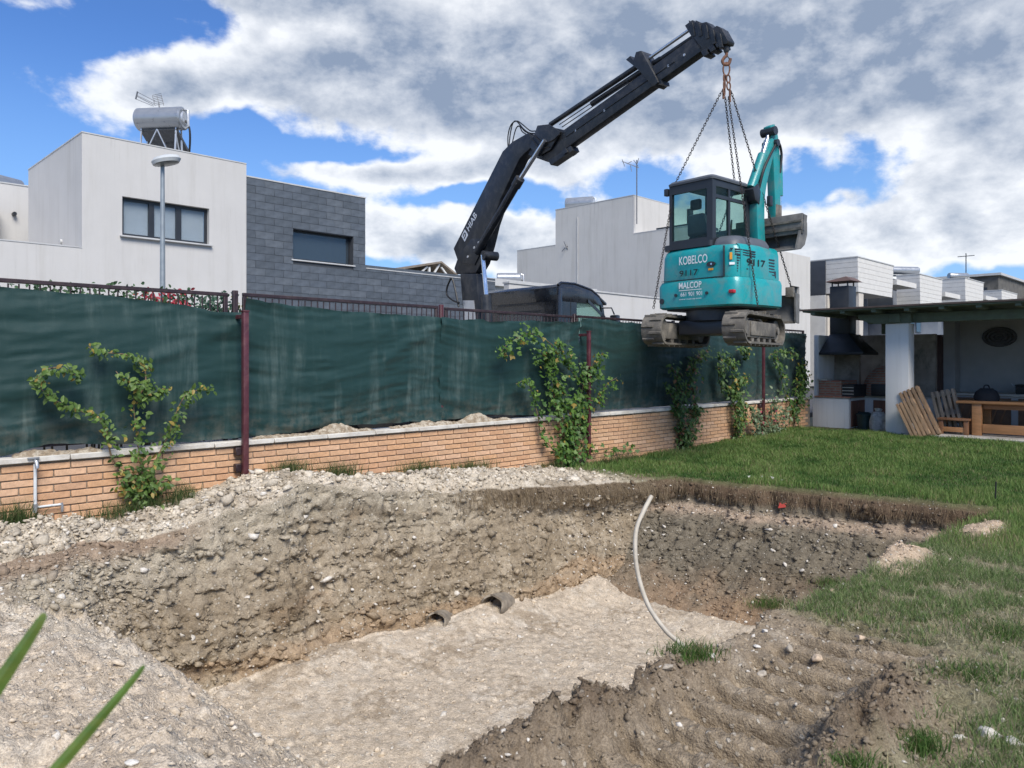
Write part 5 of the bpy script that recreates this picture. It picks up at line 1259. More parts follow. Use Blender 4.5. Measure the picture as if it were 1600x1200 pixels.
# --- upper structure (turned on its ring)
def up(name, mb, mat, bevel=0.0, parent=None, seg=2, kind=None):
    o = part(name, mb, mat, parent or ex_, bevel, seg=seg, kind=kind)
    if parent is None: o.rotation_euler = (0, 0, -(AZU - AZT))
    return o
def rpoly(pts, n=6):
    """closed outline with rounded corners: (x, y, r)"""
    out = []; m = len(pts)
    for i in range(m):
        a, b, c = Vector(pts[i - 1][:2]), Vector(pts[i][:2]), Vector(pts[(i + 1) % m][:2]); r = pts[i][2]
        d1, d2 = (a - b).normalized(), (c - b).normalized(); p1, p2 = b + d1 * r, b + d2 * r
        for k in range(n + 1):
            t = k / n; out.append(p1.lerp(b, t).lerp(b.lerp(p2, t), t))
    return out
def foot(off=0.0): return rpoly([(-.64 - off, .62, .05), (-.64 - off, -.50 - off, .14), (.02, -.545 - off, .4), (.66 + off, -.50 - off, .17), (.74 + off, -.1, .3), (.72 + off, .62, .08)], 7)
def rings(off_z): return [[(p.x, p.y, z) for p in foot(off)] for off, z in off_z]
up('deck', MB().loft(rings([(-.03, .555), (-.02, .60)])), m_cabp)
cw = up('counterweight', MB().loft(rings([(.02, .575), (.05, .60), (.055, .92), (.03, .985)])), m_teal)
hood = up('engine_hood', MB().loft(rings([(.005, .992), (.008, 1.02), (.0, 1.36), (-.02, 1.44), (-.06, 1.475)])), m_teal)
part('hood_gap', MB().loft(rings([(.004, .984), (.002, .993)])), m_cabp, hood)
part('belt', MB().loft([[(p.x, p.y, z) for p in rpoly([(-.63, .60, .05), (-.63, -.50, .12), (.26, -.50, .06), (.26, .60, .05)], 5)] for z in (1.478, 1.56)]), m_cabp, hood)
part('hood_cover', MB().loft([[(p.x, p.y, z) for p in rpoly([(.262, .40, .05), (.262, -.47 + d, .06), (.62 - d * .6, -.46 + d, .17), (.71 - d, .40, .1)], 6)] for d, z in ((0, 1.44), (.01, 1.50), (.06, 1.57), (.15, 1.615))]), m_hoodg, hood)
part('panel_seam', MB().box(.50, .508, -.56, -.52, 1.0, 1.44).box(-.6, .50, -.556, -.53, 1.0, 1.006), m_cabp, hood)
part('cw_notch', MB().tube([(-.58, -.575, .70), (-.58, -.53, .70)], .042, 12), m_cabp, cw)
for x in (-.30, .25): part('cw_hole_disc', MB().tube([(x, -.605, .775), (x, -.58, .775)], .022, 10), m_cabp, cw)  # dark discs paint the shade of two holes in the counterweight
part('reflector', MB().box(.60, .68, -.575, -.50, .75, .80), m_red, cw, .008)
part('handle_plate', MB().loft([[(.29 + .075 * math.cos(a), y, 1.195 + .038 * math.sin(a)) for a in [k * .5236 for k in range(12)]] for y in (-.535, -.552)]), m_cabp, hood)
part('latch', MB().tube([(.30, -.556, 1.195), (.30, -.545, 1.195)], .014, 8), m_chrome, hood)
part('sticker', MB().box(.245, .325, -.5495, -.540, 1.105, 1.135), m_orange, hood)
def on_side(y, z, x=.742): return (x, y, z)
# slots and stickers on the rounded right side: the wall runs from (.66,-.50) to (.74,-.1) and on to (.72,.62)
def wall_pt(t):
    P = [(.555, -.527), (.615, -.497), (.668, -.42), (.705, -.28), (.728, -.12), (.734, .05), (.730, .25), (.726, .50)]
    k = min(len(P) - 2, int(t)); f = t - k; a, b = Vector(P[k]), Vector(P[k + 1]); p = a.lerp(b, f); d = (b - a).normalized(); return p, d, Vector((d.y, -d.x))
def slat(t0, t1, z0, z1, mat, nm, out=.006):
    a, d, n = wall_pt(t0); b, d2, n2 = wall_pt(t1); th = .02
    v = [a + n * out, b + n2 * out, b - n2 * th, a - n * th]
    part(nm, MB().hexa([(p.x, p.y, z0[i in (1, 2)]) for i, p in enumerate(v)] + [(p.x, p.y, z1[i in (1, 2)]) for i, p in enumerate(v)]), mat, hood)
for k in range(7): z = 1.06 + .038 * k; slat(1.72, 2.45, (z, z - .012), (z + .020, z + .008), m_cabp, 'vent_slot')
for k, (t0, t1) in enumerate(((.5, 1.1), (1.45, 2.4), (2.5, 3.3), (3.4, 4.2))):
    for j in range(3 if k else 1): z = 1.385 - .035 * j; slat(t0, t1, (z - .008 * k, z - .008 * k - .006), (z + .015 - .008 * k, z + .009 - .008 * k), m_cabp, 'vent_slot')
for k in range(6): z = 1.05 + .045 * k; slat(6.1, 6.75, (z, z), (z + .022, z + .022), m_cabp, 'vent_slot')
slat(.45, .95, (1.235, 1.235), (1.335, 1.335), m_orange, 'sticker'); slat(.40, 1.35, (1.16, 1.16), (1.195, 1.195), m_wtext, 'sticker')
slat(3.0, 6.9, (1.10, 1.02), (1.115, 1.125), m_cabp, 'black_stripe', .007)
def wall_text(body, t0, t1, z0, h, mat, bold=.02):
    v, f = text_mb(body, 1.0, h, bold); vs = []
    for x, y, _ in v:
        p, d, n = wall_pt(t0 + (t1 - t0) * x); p = p + n * .010; vs.append((p.x, p.y, z0 + y))
    part('lettering', MB().add(vs, f), mat, hood)
wall_text('9117', 3.0, 5.6, 1.16, .10, m_btext, .012)
RY = -.5478
def rear_text(body, x0, wd, z, h, mat, parent, y, bold): lettering('lettering', body, wd, h, (x0, y, z), (1, 0, 0), (0, 0, 1), mat, parent, bold)
def rear_y(x, off=0.0): return -.545 - off
rear_text('KOBELCO', -.26, .50, 1.225, .125, m_wtext, hood, -.562, .014)
rear_text('9117', -.255, .33, 1.055, .088, m_btext, hood, -.562, .012)
rear_text('MALCOP', -.23, .40, .862, .095, m_wtext, cw, -.607, .016)
part('text_rule', MB().box(-.23, .17, -.608, -.604, .832, .842), m_wtext, cw)
rear_text('661 901 901', -.20, .38, .748, .062, m_wtext, cw, -.607, .008)
rear_text('www.malcop.com', -.23, .40, .690, .028, m_wtext, cw, -.607, .004)
# --- cab
CX0, CX1, CY0, CY1, CZ0, CZ1 = -.535, .245, -.44, .56, 1.562, 2.50
m_glz = M_glass('tinted_cab_glass', (.02, .045, .045), .16, .02)
cb = up('cab_frame', MB(), m_cabp) if False else None
mbf = MB()
for x, y, w_, d_ in ((CX0, CY0, .05, .06), (CX1 - .10, CY0, .10, .09), (CX0, CY1 - .06, .05, .06), (CX1 - .05, CY1 - .10, .05, .10)):
    mbf.box(x, x + w_, y, y + d_, CZ0, CZ1 - .03)
mbf.box(CX0 + .051, CX1 - .101, CY0, CY0 + .05, CZ0, CZ0 + .06).box(CX0 + .051, CX1 - .101, CY0 + .002, CY0 + .05, CZ1 - .16, CZ1 - .031)
mbf.box(CX1 - .05, CX1, CY0 + .091, CY1 - .101, CZ0, CZ0 + .05).box(CX1 - .05, CX1 - .002, CY0 + .091, CY1 - .101, CZ1 - .13, CZ1 - .031)
mbf.box(CX0, CX0 + .05, CY0 + .061, CY1 - .061, CZ0, CZ0 + .07).box(CX0 + .051, CX1 - .051, CY1 - .05, CY1, CZ0, CZ0 + .30).box(CX0 + .051, CX1 - .051, CY1 - .05, CY1, CZ1 - .10, CZ1 - .031)
mbf.box(CX1 - .045, CX1 - .005, CY0 + .42, CY0 + .47, CZ0 + .051, CZ1 - .131).box(CX1 - .043, CX1 - .003, CY0 + .092, CY1 - .102, CZ1 - .30, CZ1 - .25)
cb = up('cab_frame', mbf, m_cabp)
part('rear_pane', MB().box(CX0 + .05, CX1 - .10, CY0 + .015, CY0 + .025, CZ0 + .06, CZ1 - .16), m_glz, cb)
part('side_pane', MB().box(CX1 - .03, CX1 - .02, CY0 + .09, CY1 - .10, CZ0 + .05, CZ1 - .13), m_glz, cb)
part('door_pane', MB().box(CX0 + .015, CX0 + .025, CY0 + .06, CY1 - .06, CZ0 + .07, CZ1 - .03), m_glz, cb)
part('front_pane', MB().box(CX0 + .05, CX1 - .05, CY1 - .025, CY1 - .015, CZ0 + .30, CZ1 - .10), m_glz, cb)
part('cab_roof', MB().loft([[(p.x, p.y, z) for p in rpoly([(CX0 - .02 + d, CY0 - .02 + d, .07), (CX1 + .02 - d, CY0 - .02 + d, .07), (CX1 + .02 - d, CY1 + .02 - d, .12), (CX0 - .02 + d, CY1 + .02 - d, .12)], 5)] for d, z in ((.0, CZ1 - .03), (-.005, CZ1), (.03, CZ1 + .035))]), m_hoodg, cb)
part('roof_bolt', MB().tube([(.0, -.1, CZ1 + .03), (0, -.1, CZ1 + .06)], .015, 8), m_cabp, cb); part('roof_bolt', MB().tube([(.1, .2, CZ1 + .03), (.1, .2, CZ1 + .06)], .015, 8), m_cabp, cb)
part('work_lamp', MB().box(CX0 - .09, CX0 - .02, CY0 - .02, CY0 + .06, CZ1 - .16, CZ1 - .05), m_cabp, cb, .01)
part('side_mirror', MB().box(CX0 - .06, CX0 + .0, CY1 + .02, CY1 + .16, 2.1, 2.3), m_cabp, cb, .015)
part('hand_rail', MB().tube([(CX0 - .03, CY0 + .1, CZ0 + .1), (CX0 - .05, CY0 + .1, CZ0 + .15), (CX0 - .05, CY0 + .1, CZ0 + .7), (CX0 - .03, CY0 + .1, CZ0 + .75)], .012, 6), m_cabp, cb)
st_ = part('seat', MB().box(-.36, .06, -.20, .22, 1.60, 1.72), m_rubber, cb, .04)
part('seat_back', MB().hexa([(-.36, -.24, 1.70), (.06, -.24, 1.70), (.06, -.12, 1.70), (-.36, -.12, 1.70), (-.30, -.32, 2.02), (.0, -.32, 2.02), (.0, -.22, 2.02), (-.30, -.22, 2.02)]), m_hoodg, cb, .04)
part('head_rest', MB().box(-.24, -.06, -.33, -.25, 2.08, 2.24), m_rubber, cb, .03)
part('lever', MB().tube([(.14, .18, 1.6), (.14, .22, 1.95)], .014, 6), m_rubber, cb)
# --- boom, arm, bucket (in the plane x = .30)
BX = .30
def strip(path, wd, half, n=8):
    pts = spline([(BX, y, z) for y, z in path], n); rr = []; 
    for i, p in enumerate(pts):
        d = (pts[min(i + 1, len(pts) - 1)] - pts[max(i - 1, 0)]).normalized(); nr = Vector((0, -d.z, d.y)); f = i / (len(pts) - 1)
        w_ = np.interp(f, [0, .5, 1], wd) / 2
        rr.append([(BX - half, *(p + nr * w_)[1:]), (BX + half, *(p + nr * w_)[1:]), (BX + half, *(p - nr * w_)[1:]), (BX - half, *(p - nr * w_)[1:])])
    return MB().loft(rr)
bo = up('boom', strip([(.80, .95), (.70, 1.55), (.66, 2.10), (.74, 2.55), (1.06, 3.28)], (.19, .22, .15), .075), m_teal_d, .012)
part('boom_foot', MB().box(BX - .16, BX + .16, .62, .92, .62, 1.10), m_cabp, bo, .02)
part('boom_bracket', MB().prism([(.42, 2.42), (.56, 2.52), (.64, 2.40), (.60, 2.20), (.48, 2.25)], lambda a, b, c: (c, a, b), BX - .09, BX + .09), m_cabp, bo, .01)
part('arm_cylinder', MB().tube([(BX, .50, 2.45), (BX, .83, 3.02)], .075, 14), m_teal_d, bo); part('arm_rod', MB().tube([(BX, .83, 3.02), (BX, 1.02, 3.40)], .034, 12), m_chrome, bo)
part('hose', MB().tube(spline([(BX + .05, .62, 2.4), (BX + .1, .70, 2.75), (BX + .1, .92, 3.05), (BX + .1, 1.12, 3.25), (BX + .08, 1.26, 3.10), (BX + .06, 1.25, 2.8)], 5), .020, 6), m_hose, bo)
part('hose', MB().tube(spline([(BX - .05, .62, 2.35), (BX - .1, .80, 2.75), (BX - .1, 1.0, 3.05), (BX - .08, 1.1, 3.1)], 5), .020, 6), m_hose, bo)
part('boom_light', MB().box(BX + .087, BX + .15, .80, .88, 2.20, 2.36), m_cabp, bo, .01)
ar = up('arm', strip([(1.02, 3.52), (1.12, 3.28), (1.16, 2.70), (1.19, 1.95)], (.14, .20, .15), .065), m_teal_d, .01)
part('arm_pin', MB().tube([(BX - .12, 1.02, 3.42), (BX + .12, 1.02, 3.42)], .07, 14), m_cabp, ar); part('arm_pin', MB().tube([(BX - .13, 1.08, 3.24), (BX + .13, 1.08, 3.24)], .055, 14), m_cabp, ar)
part('bucket_cylinder', MB().tube([(BX, 1.32, 3.10), (BX, 1.34, 2.45)], .055, 14), m_teal_d, ar); part('bucket_rod', MB().tube([(BX, 1.34, 2.45), (BX, 1.35, 2.08)], .028, 10), m_chrome, ar)
part('bucket_link', MB().bar((BX, 1.35, 2.08), (BX, 1.30, 1.90), .10, .06), m_mudsteel, ar)
part('arm_tip', MB().box(BX - .078, BX + .078, 1.11, 1.28, 1.94, 2.28), m_mudsteel, ar, .01)
outer = [(1.03, 2.02), (1.12, 2.02), (1.19, 1.92), (1.19, 1.74), (1.12, 1.58), (1.0, 1.50), (.84, 1.47)]
inner = [(.84, 1.495), (.99, 1.53), (1.10, 1.60), (1.16, 1.75), (1.16, 1.91), (1.11, 1.99), (1.03, 1.99)]
HW = .55
bu = up('bucket', MB().prism(outer + inner, lambda a, b, c: (c, a, b), BX - HW, BX + HW), m_bucket)
side_p = [(1.03, 2.0), (1.115, 2.005), (1.178, 1.915), (1.178, 1.745), (1.11, 1.59), (.995, 1.515), (.85, 1.482), (.96, 1.75)]
for x0, x1 in ((BX - HW - .002, BX - HW + .022), (BX + HW - .022, BX + HW + .002)): part('bucket_side', MB().prism(side_p, lambda a, b, c: (c, a, b), x0 - .004, x1 + .004), m_bucket, bu)
part('bucket_lip', MB().box(BX - HW - .03, BX + HW + .03, .985, 1.03, 1.74, 2.05), m_bucket, bu, .006)
part('lip_step', MB().box(BX - HW - .02, BX + HW + .02, .965, .984, 1.80, 1.84).box(BX - HW - .02, BX + HW + .02, .965, .984, 1.92, 1.95), m_mudsteel, bu)
part('bucket_wing', MB().prism([(1.0, 2.03), (1.10, 2.02), (1.06, 1.80), (.99, 1.78)], lambda a, b, c: (c, a, b), BX + HW + .031, BX + HW + .05), m_bucket, bu)

# ================================================================== hook and chain sling
m_chain = M('chain_steel', (.10, .085, .075), .55, .2, 20, metal=.6); m_rust = M('rusty_steel', (.16, .075, .045), .8, .3, 20, .3, 80)
def torus(mb, c, ax, ay, a, b, r, n=14, m=6):
    """oval link: centre, long axis, short axis, half lengths, wire radius"""
    c, ax, ay = Vector(c), Vector(ax).normalized(), Vector(ay).normalized(); az = ax.cross(ay); o = len(mb.v)
    for i in range(n):
        t = 6.28318 * i / n; p = c + ax * a * math.cos(t) + ay * b * math.sin(t); d = (ax * a * math.cos(t) / a + ay * b * math.sin(t) / b).normalized()
        for j in range(m): u = 6.28318 * j / m; mb.v.append(tuple(p + (d * math.cos(u) + az * math.sin(u)) * r))
    for i in range(n):
        for j in range(m):
            a0, a1 = o + i * m, o + ((i + 1) % n) * m; mb.f.append((a0 + j, a1 + j, a1 + (j + 1) % m, a0 + (j + 1) % m))
hp = BP(1135, 73)
hk = thing('crane_hook', 'rusty crane hook below the tip of the black boom', 'hook', hp)
rx = Vector((1, 0, 0)); pm = hp.y / FPX
part('swivel', MB().tube([(0, 0, .03), (0, 0, -.06), (0, 0, -.09)], [.04, .045, .03], 12), m_crane, hk)
part('hook', MB().tube(spline([(0, 0, -.08), (.0, 0, -.13), (-.035, 0, -.17), (-.06, 0, -.22), (-.03, 0, -.27), (.03, 0, -.265), (.055, 0, -.21), (.06, 0, -.18)], 6), .024, 8), m_rust, hk)
part('safety_latch', MB().bar((0, 0, -.13), (.055, 0, -.19), .015, .012), m_crane, hk)
RU = Matrix.Rotation(-AZU, 3, 'Z'); RT = Matrix.Rotation(-AZT, 3, 'Z')
def UPt(x, y, z): return EX + RU @ Vector((x, y, z))
def TPt(x, y, z): return EX + RT @ Vector((x, y, z))
sl = thing('chain_sling', 'four-legged lifting chain sling holding the excavator', 'chain', hp + Vector((0, 0, -.34)))
O = sl.location
mbm = MB(); torus(mbm, (0, 0, 0), (0, 0, 1), (1, 0, .1), .10, .05, .013); part('master_link', mbm, m_rust, sl)
for k, (dx_, dz_) in enumerate(((-.03, -.14), (.035, -.14), (-.03, -.24), (.04, -.25), (-.035, -.34))):
    mbm = MB(); torus(mbm, (dx_, .02 * (k % 2), dz_), (0, 0, 1), (1 if k % 2 else .3, .4, 0), .06, .032, .012); part('shortening_link', mbm, m_rust, sl)
part('grab_hook', MB().tube([(-.05, 0, -.30), (-.045, 0, -.45)], .016, 6), m_rust, sl); part('grab_hook', MB().tube([(.05, 0, -.30), (.055, 0, -.50)], .016, 6), m_rust, sl)
legs = [[Vector((-.07, 0, -.33)), UPt(CX0 - .005, -.30, CZ1 + .03) - O, TPt(-.64, -.86, .53) - O], [Vector((-.02, 0, -.42)), UPt(-.05, CY1 + .05, CZ1 + .05) - O, TPt(-.74, .80, .53) - O],
        [Vector((.03, 0, -.42)), TPt(.80, -.50, .54) - O], [Vector((.07, 0, -.33)), TPt(.82, 1.16, .95) - O]]
for pts in legs:
    mbm = MB(); flip = 0
    for a, b in zip(pts[:-1], pts[1:]):
        d = (b - a); n = int(d.length / .040); d.normalize(); sx_ = d.cross(Vector((0, 1, 0))).normalized(); sy_ = d.cross(sx_)
        for k in range(n):
            torus(mbm, a + d * (.040 * (k + .5)), d, sx_ if flip else sy_, .029, .015, .0052, 8, 4); flip ^= 1
    part('chain_leg', mbm, m_chain, sl, kind='stuff')

# ================================================================== pergola, barbecue and what stands under it
m_green = M('grey_green_timber', (.105, .135, .10), .7, .15, 7, .2, 60)
m_roofb = M('brown_roof_sheet', (.075, .055, .048), .8, .2, 6)
m_colw = render_wall('column_render', (.74, .73, .71)); m_slab = M('pale_slab', (.50, .47, .42), .9, .12, 5, .2, 80, dirt=(.27, .24, .18), dirt_amt=.5)
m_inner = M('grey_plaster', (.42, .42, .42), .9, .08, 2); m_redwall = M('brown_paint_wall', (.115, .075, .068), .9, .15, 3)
S0P, Q0P = 15.4, 7.2
pg = thing('pergola', 'green timber pergola with flat brown roof on a white column', 'pergola', W(S0P, Q0P, 0), ROT45)
def bx(mb, s0, s1, q0, q1, z0, z1, o=(S0P, Q0P)): return mb.box(s0 - o[0], s1 - o[0], min(q0, q1) - o[1], max(q0, q1) - o[1], z0, z1)
cl = part('column', bx(MB(), 15.9, 16.23, 4.95, 5.38, -.05, 2.20), m_colw, pg, .008)
part('beam', bx(MB(), 15.97, 16.12, 5.75, .2, 2.215, 2.40), m_green, pg, .008)
part('corbel', MB().prism([(5.9 - Q0P, 2.40), (5.9 - Q0P, 2.33), (5.72 - Q0P, 2.24), (5.55 - Q0P, 2.204), (4.9 - Q0P, 2.204), (4.9 - Q0P, 2.40)], lambda a, b, c: (c, a, b), 15.86 - S0P, 15.965 - S0P), m_green, pg, .006)
part('beam_end', bx(MB(), 15.80, 15.855, 5.28, 5.08, 2.22, 2.39), m_green, pg, .008)
for k in range(11):
    q = 6.65 - .60 * k; part('rafter', MB().prism([(15.45 - S0P, 2.47), (15.45 - S0P, 2.42), (15.56 - S0P, 2.405), (20.2 - S0P, 2.405), (20.2 - S0P, 2.47)], lambda a, b, c: (a, c, b), q - .045 - Q0P, q + .045 - Q0P), m_green, pg)
part('roof_board', bx(MB(), 15.42, 20.3, .1, 6.85, 2.472, 2.50), m_green, pg); part('roof_sheet', bx(MB(), 15.38, 20.35, .05, 6.9, 2.502, 2.535), m_roofb, pg)
for s, q in ((17.72, 7.0), (17.72, 6.02)): part('post', bx(MB(), s, s + .12, q - .06, q + .06, 2.062, 2.404), m_green, pg, .006)
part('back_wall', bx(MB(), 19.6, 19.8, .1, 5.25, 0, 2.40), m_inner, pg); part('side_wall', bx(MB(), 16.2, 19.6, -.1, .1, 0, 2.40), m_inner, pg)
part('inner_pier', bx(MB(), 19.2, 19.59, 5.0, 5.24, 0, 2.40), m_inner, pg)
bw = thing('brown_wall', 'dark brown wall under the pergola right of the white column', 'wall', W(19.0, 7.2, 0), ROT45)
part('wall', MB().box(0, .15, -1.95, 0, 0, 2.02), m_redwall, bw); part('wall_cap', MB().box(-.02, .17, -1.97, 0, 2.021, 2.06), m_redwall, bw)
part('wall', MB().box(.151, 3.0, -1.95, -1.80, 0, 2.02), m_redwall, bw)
o = link('terrace', MB().box(0, 4.2, -7.0, -2.22, -.2, .055).mesh('terrace', .006, 1), m_slab, None, W(15.75, 7.2, 0), ROT45); tag(o, kind='structure')
# --- barbecue
def brick_tex(name, c1, c2, mort, sc):
    m, g, b = new_mat(name); t = g.node('ShaderNodeTexCoord').outputs['Object']; x, y, z = g.xyz(t)
    br = g.node('ShaderNodeTexBrick'); g.l.new(g.comb(g.math('ADD', x, y), z, 0.0), br.inputs['Vector'])
    br.inputs['Color1'].default_value = (*c1, 1); br.inputs['Color2'].default_value = (*c2, 1); br.inputs['Mortar'].default_value = (*mort, 1)
    br.inputs['Scale'].default_value = sc; br.inputs['Mortar Size'].default_value = .014; br.inputs['Brick Width'].default_value = .22; br.inputs['Row Height'].default_value = .055
    g.put(b.inputs['Base Color'], g.mix(g.ramp(g.noise(t, 9, 5, .6), .3, .7, 0, .4), br.outputs[0], tuple(v * .5 for v in c1))); b.inputs['Roughness'].default_value = .9; return m
m_bbrick = brick_tex('barbecue_brick', (.36, .14, .085), (.42, .18, .11), (.30, .26, .21), 1.0)
m_soot = M('sooty_render', (.32, .28, .235), .95, .2, 3, dirt=(.03, .03, .03), dirt_amt=.8, dirt_scale=1.6)
m_hood = M('black_sheet_metal', (.018, .021, .025), .5, .15, 6, dirt=(.05, .05, .05), dirt_amt=.4); m_door = M('brown_wood_door', (.17, .075, .045), .65, .2, 5, stretch=(6, 6, 1))
bq = thing('barbecue', 'white block barbecue with brick hearth, black hood and domed oven', 'barbecue', W(16.6, 7.2, 0), ROT45)
def b2x(mb, s0, s1, q0, q1, z0, z1): return bx(mb, s0, s1, q0, q1, z0, z1, (16.6, 7.2))
part('base', b2x(MB(), 16.6, 17.6, 6.36, 7.15, -.1, .655), m_colw, bq, .012)
part('oven_base', b2x(MB(), 17.45, 18.4, 5.15, 6.355, -.1, .655), m_colw, bq, .012)
part('worktop', b2x(MB(), 16.58, 17.62, 6.33, 7.10, .656, .69), m_bbrick, bq, .005); part('worktop', b2x(MB(), 17.40, 18.4, 5.13, 6.325, .656, .69), m_slab, bq, .005)
for k in range(2):
    d = part('cabinet_door', b2x(MB(), 16.70 + .42 * k, 17.08 + .42 * k, 6.335, 6.358, .04, .60), m_door, bq, .004); part('knob', b2x(MB(), 17.03 + .06 * k, 17.06 + .06 * k, 6.31, 6.334, .33, .36), m_hood, d)
part('wood_store', b2x(MB(), 17.43, 17.448, 5.55, 6.15, .22, .60), m_door, bq); part('shelf', b2x(MB(), 17.42, 17.60, 5.5, 6.2, .17, .21), m_slab, bq)
part('hearth', b2x(MB(), 16.68, 17.55, 6.55, 7.04, .692, 1.03), m_bbrick, bq); part('hearth_slab', b2x(MB(), 16.64, 16.95, 6.85, 7.06, 1.032, 1.07), m_slab, bq)
part('fire_box', b2x(MB(), 16.72, 17.5, 6.30, 6.545, .692, .95), m_hood, bq)
for k in range(3): part('grill_bar', b2x(MB(), 16.70, 16.716, 6.30, 6.54, .74 + .07 * k, .755 + .07 * k), m_alu, bq)
part('flank_wall', b2x(MB(), 16.72, 17.58, 7.06, 7.17, .692, 2.04), m_colw, bq, .01); part('soot_wall', b2x(MB(), 17.60, 17.72, 6.52, 7.17, .692, 2.06), m_soot, bq); part('rear_wall', b2x(MB(), 18.30, 18.42, 5.15, 7.17, .692, 2.06), m_soot, bq)
def q2(s, q, z): return (s - 16.6, q - 7.2, z)
part('smoke_hood', MB().hexa([q2(16.72, 7.045, 1.66), q2(17.595, 7.045, 1.66), q2(17.595, 6.12, 1.66), q2(16.72, 6.12, 1.66), q2(17.12, 6.98, 2.07), q2(17.55, 6.98, 2.07), q2(17.55, 6.56, 2.07), q2(17.12, 6.56, 2.07)]), m_hood, bq, .006)
part('hood_rim', b2x(MB(), 16.70, 17.596, 6.10, 7.05, 1.60, 1.658), m_hood, bq, .004)
ch = part('chimney', b2x(MB(), 17.12, 17.55, 6.56, 6.98, 2.072, 3.14), m_hood, bq, .008)
part('chimney_cap', MB().hexa([q2(17.02, 7.06, 3.24), q2(17.65, 7.06, 3.24), q2(17.65, 6.46, 3.24), q2(17.02, 6.46, 3.24), q2(17.06, 6.98, 3.27), q2(17.6, 6.98, 3.27), q2(17.6, 6.60, 3.34), q2(17.06, 6.60, 3.34)]), m_redwall, ch)
for s, q in ((17.16, 6.6), (17.5, 6.6), (17.16, 6.94), (17.5, 6.94)): part('cap_leg', b2x(MB(), s - .012, s + .012, q - .012, q + .012, 3.141, 3.25), m_hood, ch)
dome = []
for k in range(9):
    a = math.pi / 2 * k / 9; dome.append([q2(17.80 + .48 * math.cos(a) * math.cos(t), 6.02 + .48 * math.cos(a) * math.sin(t), .70 + .66 * math.sin(a)) for t in [6.2832 * j / 28 for j in range(28)]])
part('oven_dome', MB().loft(dome), m_bbrick, bq); part('oven_mouth', b2x(MB(), 17.28, 17.45, 5.85, 6.15, .70, .96), m_hood, bq, .02)
# --- bin and sack in front of the oven
m_bin = M('dark_green_plastic', (.012, .035, .035), .5, .15, 8)
p = W(16.75, q_at(1351, 16.75), .0); bn_ = thing('waste_bin', 'dark green lidded bin in front of the barbecue', 'bin', p, ROT45)
part('body', MB().loft([[(r * math.cos(t), r * math.sin(t), z) for t in [6.2832 * j / 20 for j in range(20)]] for r, z in ((.13, 0), (.155, .30))]), m_bin, bn_); part('lid', MB().loft([[(r * math.cos(t), r * math.sin(t), z) for t in [6.2832 * j / 20 for j in range(20)]] for r, z in ((.17, .302), (.17, .33), (.08, .37))]), m_bin, bn_)
m_sack = M('white_sack', (.50, .50, .49), .8, .25, 9, .4, 30, dirt=(.05, .05, .05), dirt_amt=.8, dirt_scale=9)
p = W(16.55, q_at(1372, 16.55), .0); sk = thing('rubble_sack', 'dirty white sack between the bin and the white column', 'sack', p, ROT45)
lv = []
for z, r in ((0, .14), (.06, .165), (.2, .155), (.32, .15), (.40, .10)): lv.append([((r + .018 * math.sin(5 * t + z * 20)) * math.cos(t), (r + .018 * math.sin(4 * t + z * 30)) * math.sin(t), z) for t in [6.2832 * j / 20 for j in range(20)]])
part('bag', MB().loft(lv), m_sack, sk); part('tied_neck', MB().tube([(0, 0, .40), (.02, 0, .46)], [.05, .08], 10), m_sack, sk)
# --- pallets
m_pal = M('weathered_pallet_wood', (.29, .185, .105), .85, .25, 4, .3, 40, stretch=(3, 3, 1), dirt=(.14, .11, .08), dirt_amt=.5)
m_pal_g = M('grey_pallet_wood', (.20, .175, .145), .85, .25, 4, .3, 40, dirt=(.11, .09, .07), dirt_amt=.5)
def pallet(lab, s0, q0, tilt, lean, L, Wd, mat, rz=0.0):
    pl = thing('pallet', lab, 'pallet', W(s0, q0, .02), ROT45, 'wooden pallets leaning on the column')
    A = Matrix.Rotation(rz, 3, 'Z') @ Matrix.Rotation(lean, 3, 'Y') @ Matrix.Rotation(tilt, 3, 'X')
    n = 5
    for k in range(n):
        y0 = -Wd / 2 + (Wd - .052) * k / (n - 1); mb = MB().box(0, .02, y0, y0 + .052, 0, L); mb.v = [tuple(A @ Vector(v)) for v in mb.v]; part('slat', mb, mat, pl, .003, seg=1)
    for z in (.02, L / 2 - .05, L - .12):
        mb = MB().box(.021, .10, -Wd / 2, Wd / 2, z, z + .09); mb.v = [tuple(A @ Vector(v)) for v in mb.v]; part('stringer', mb, mat, pl, .003, seg=1)
    for k in range(3):
        y0 = -Wd / 2 + (Wd - .085) * k / 2; mb = MB().box(.101, .12, y0, y0 + .085, 0, L); mb.v = [tuple(A @ Vector(v)) for v in mb.v]; part('back_slat', mb, mat, pl, .003, seg=1)
pallet('front brown pallet leaning on the white column', 15.55, 4.62, math.radians(-27), math.radians(10), .76, .33, m_pal)
pallet('taller brown pallet behind the front one', 15.75, 4.52, math.radians(-26), math.radians(8), 1.0, .37, m_pal)
pallet('grey pallet standing in shade behind the brown pallets', 16.35, 4.30, math.radians(-14), math.radians(6), .90, .42, m_pal_g)
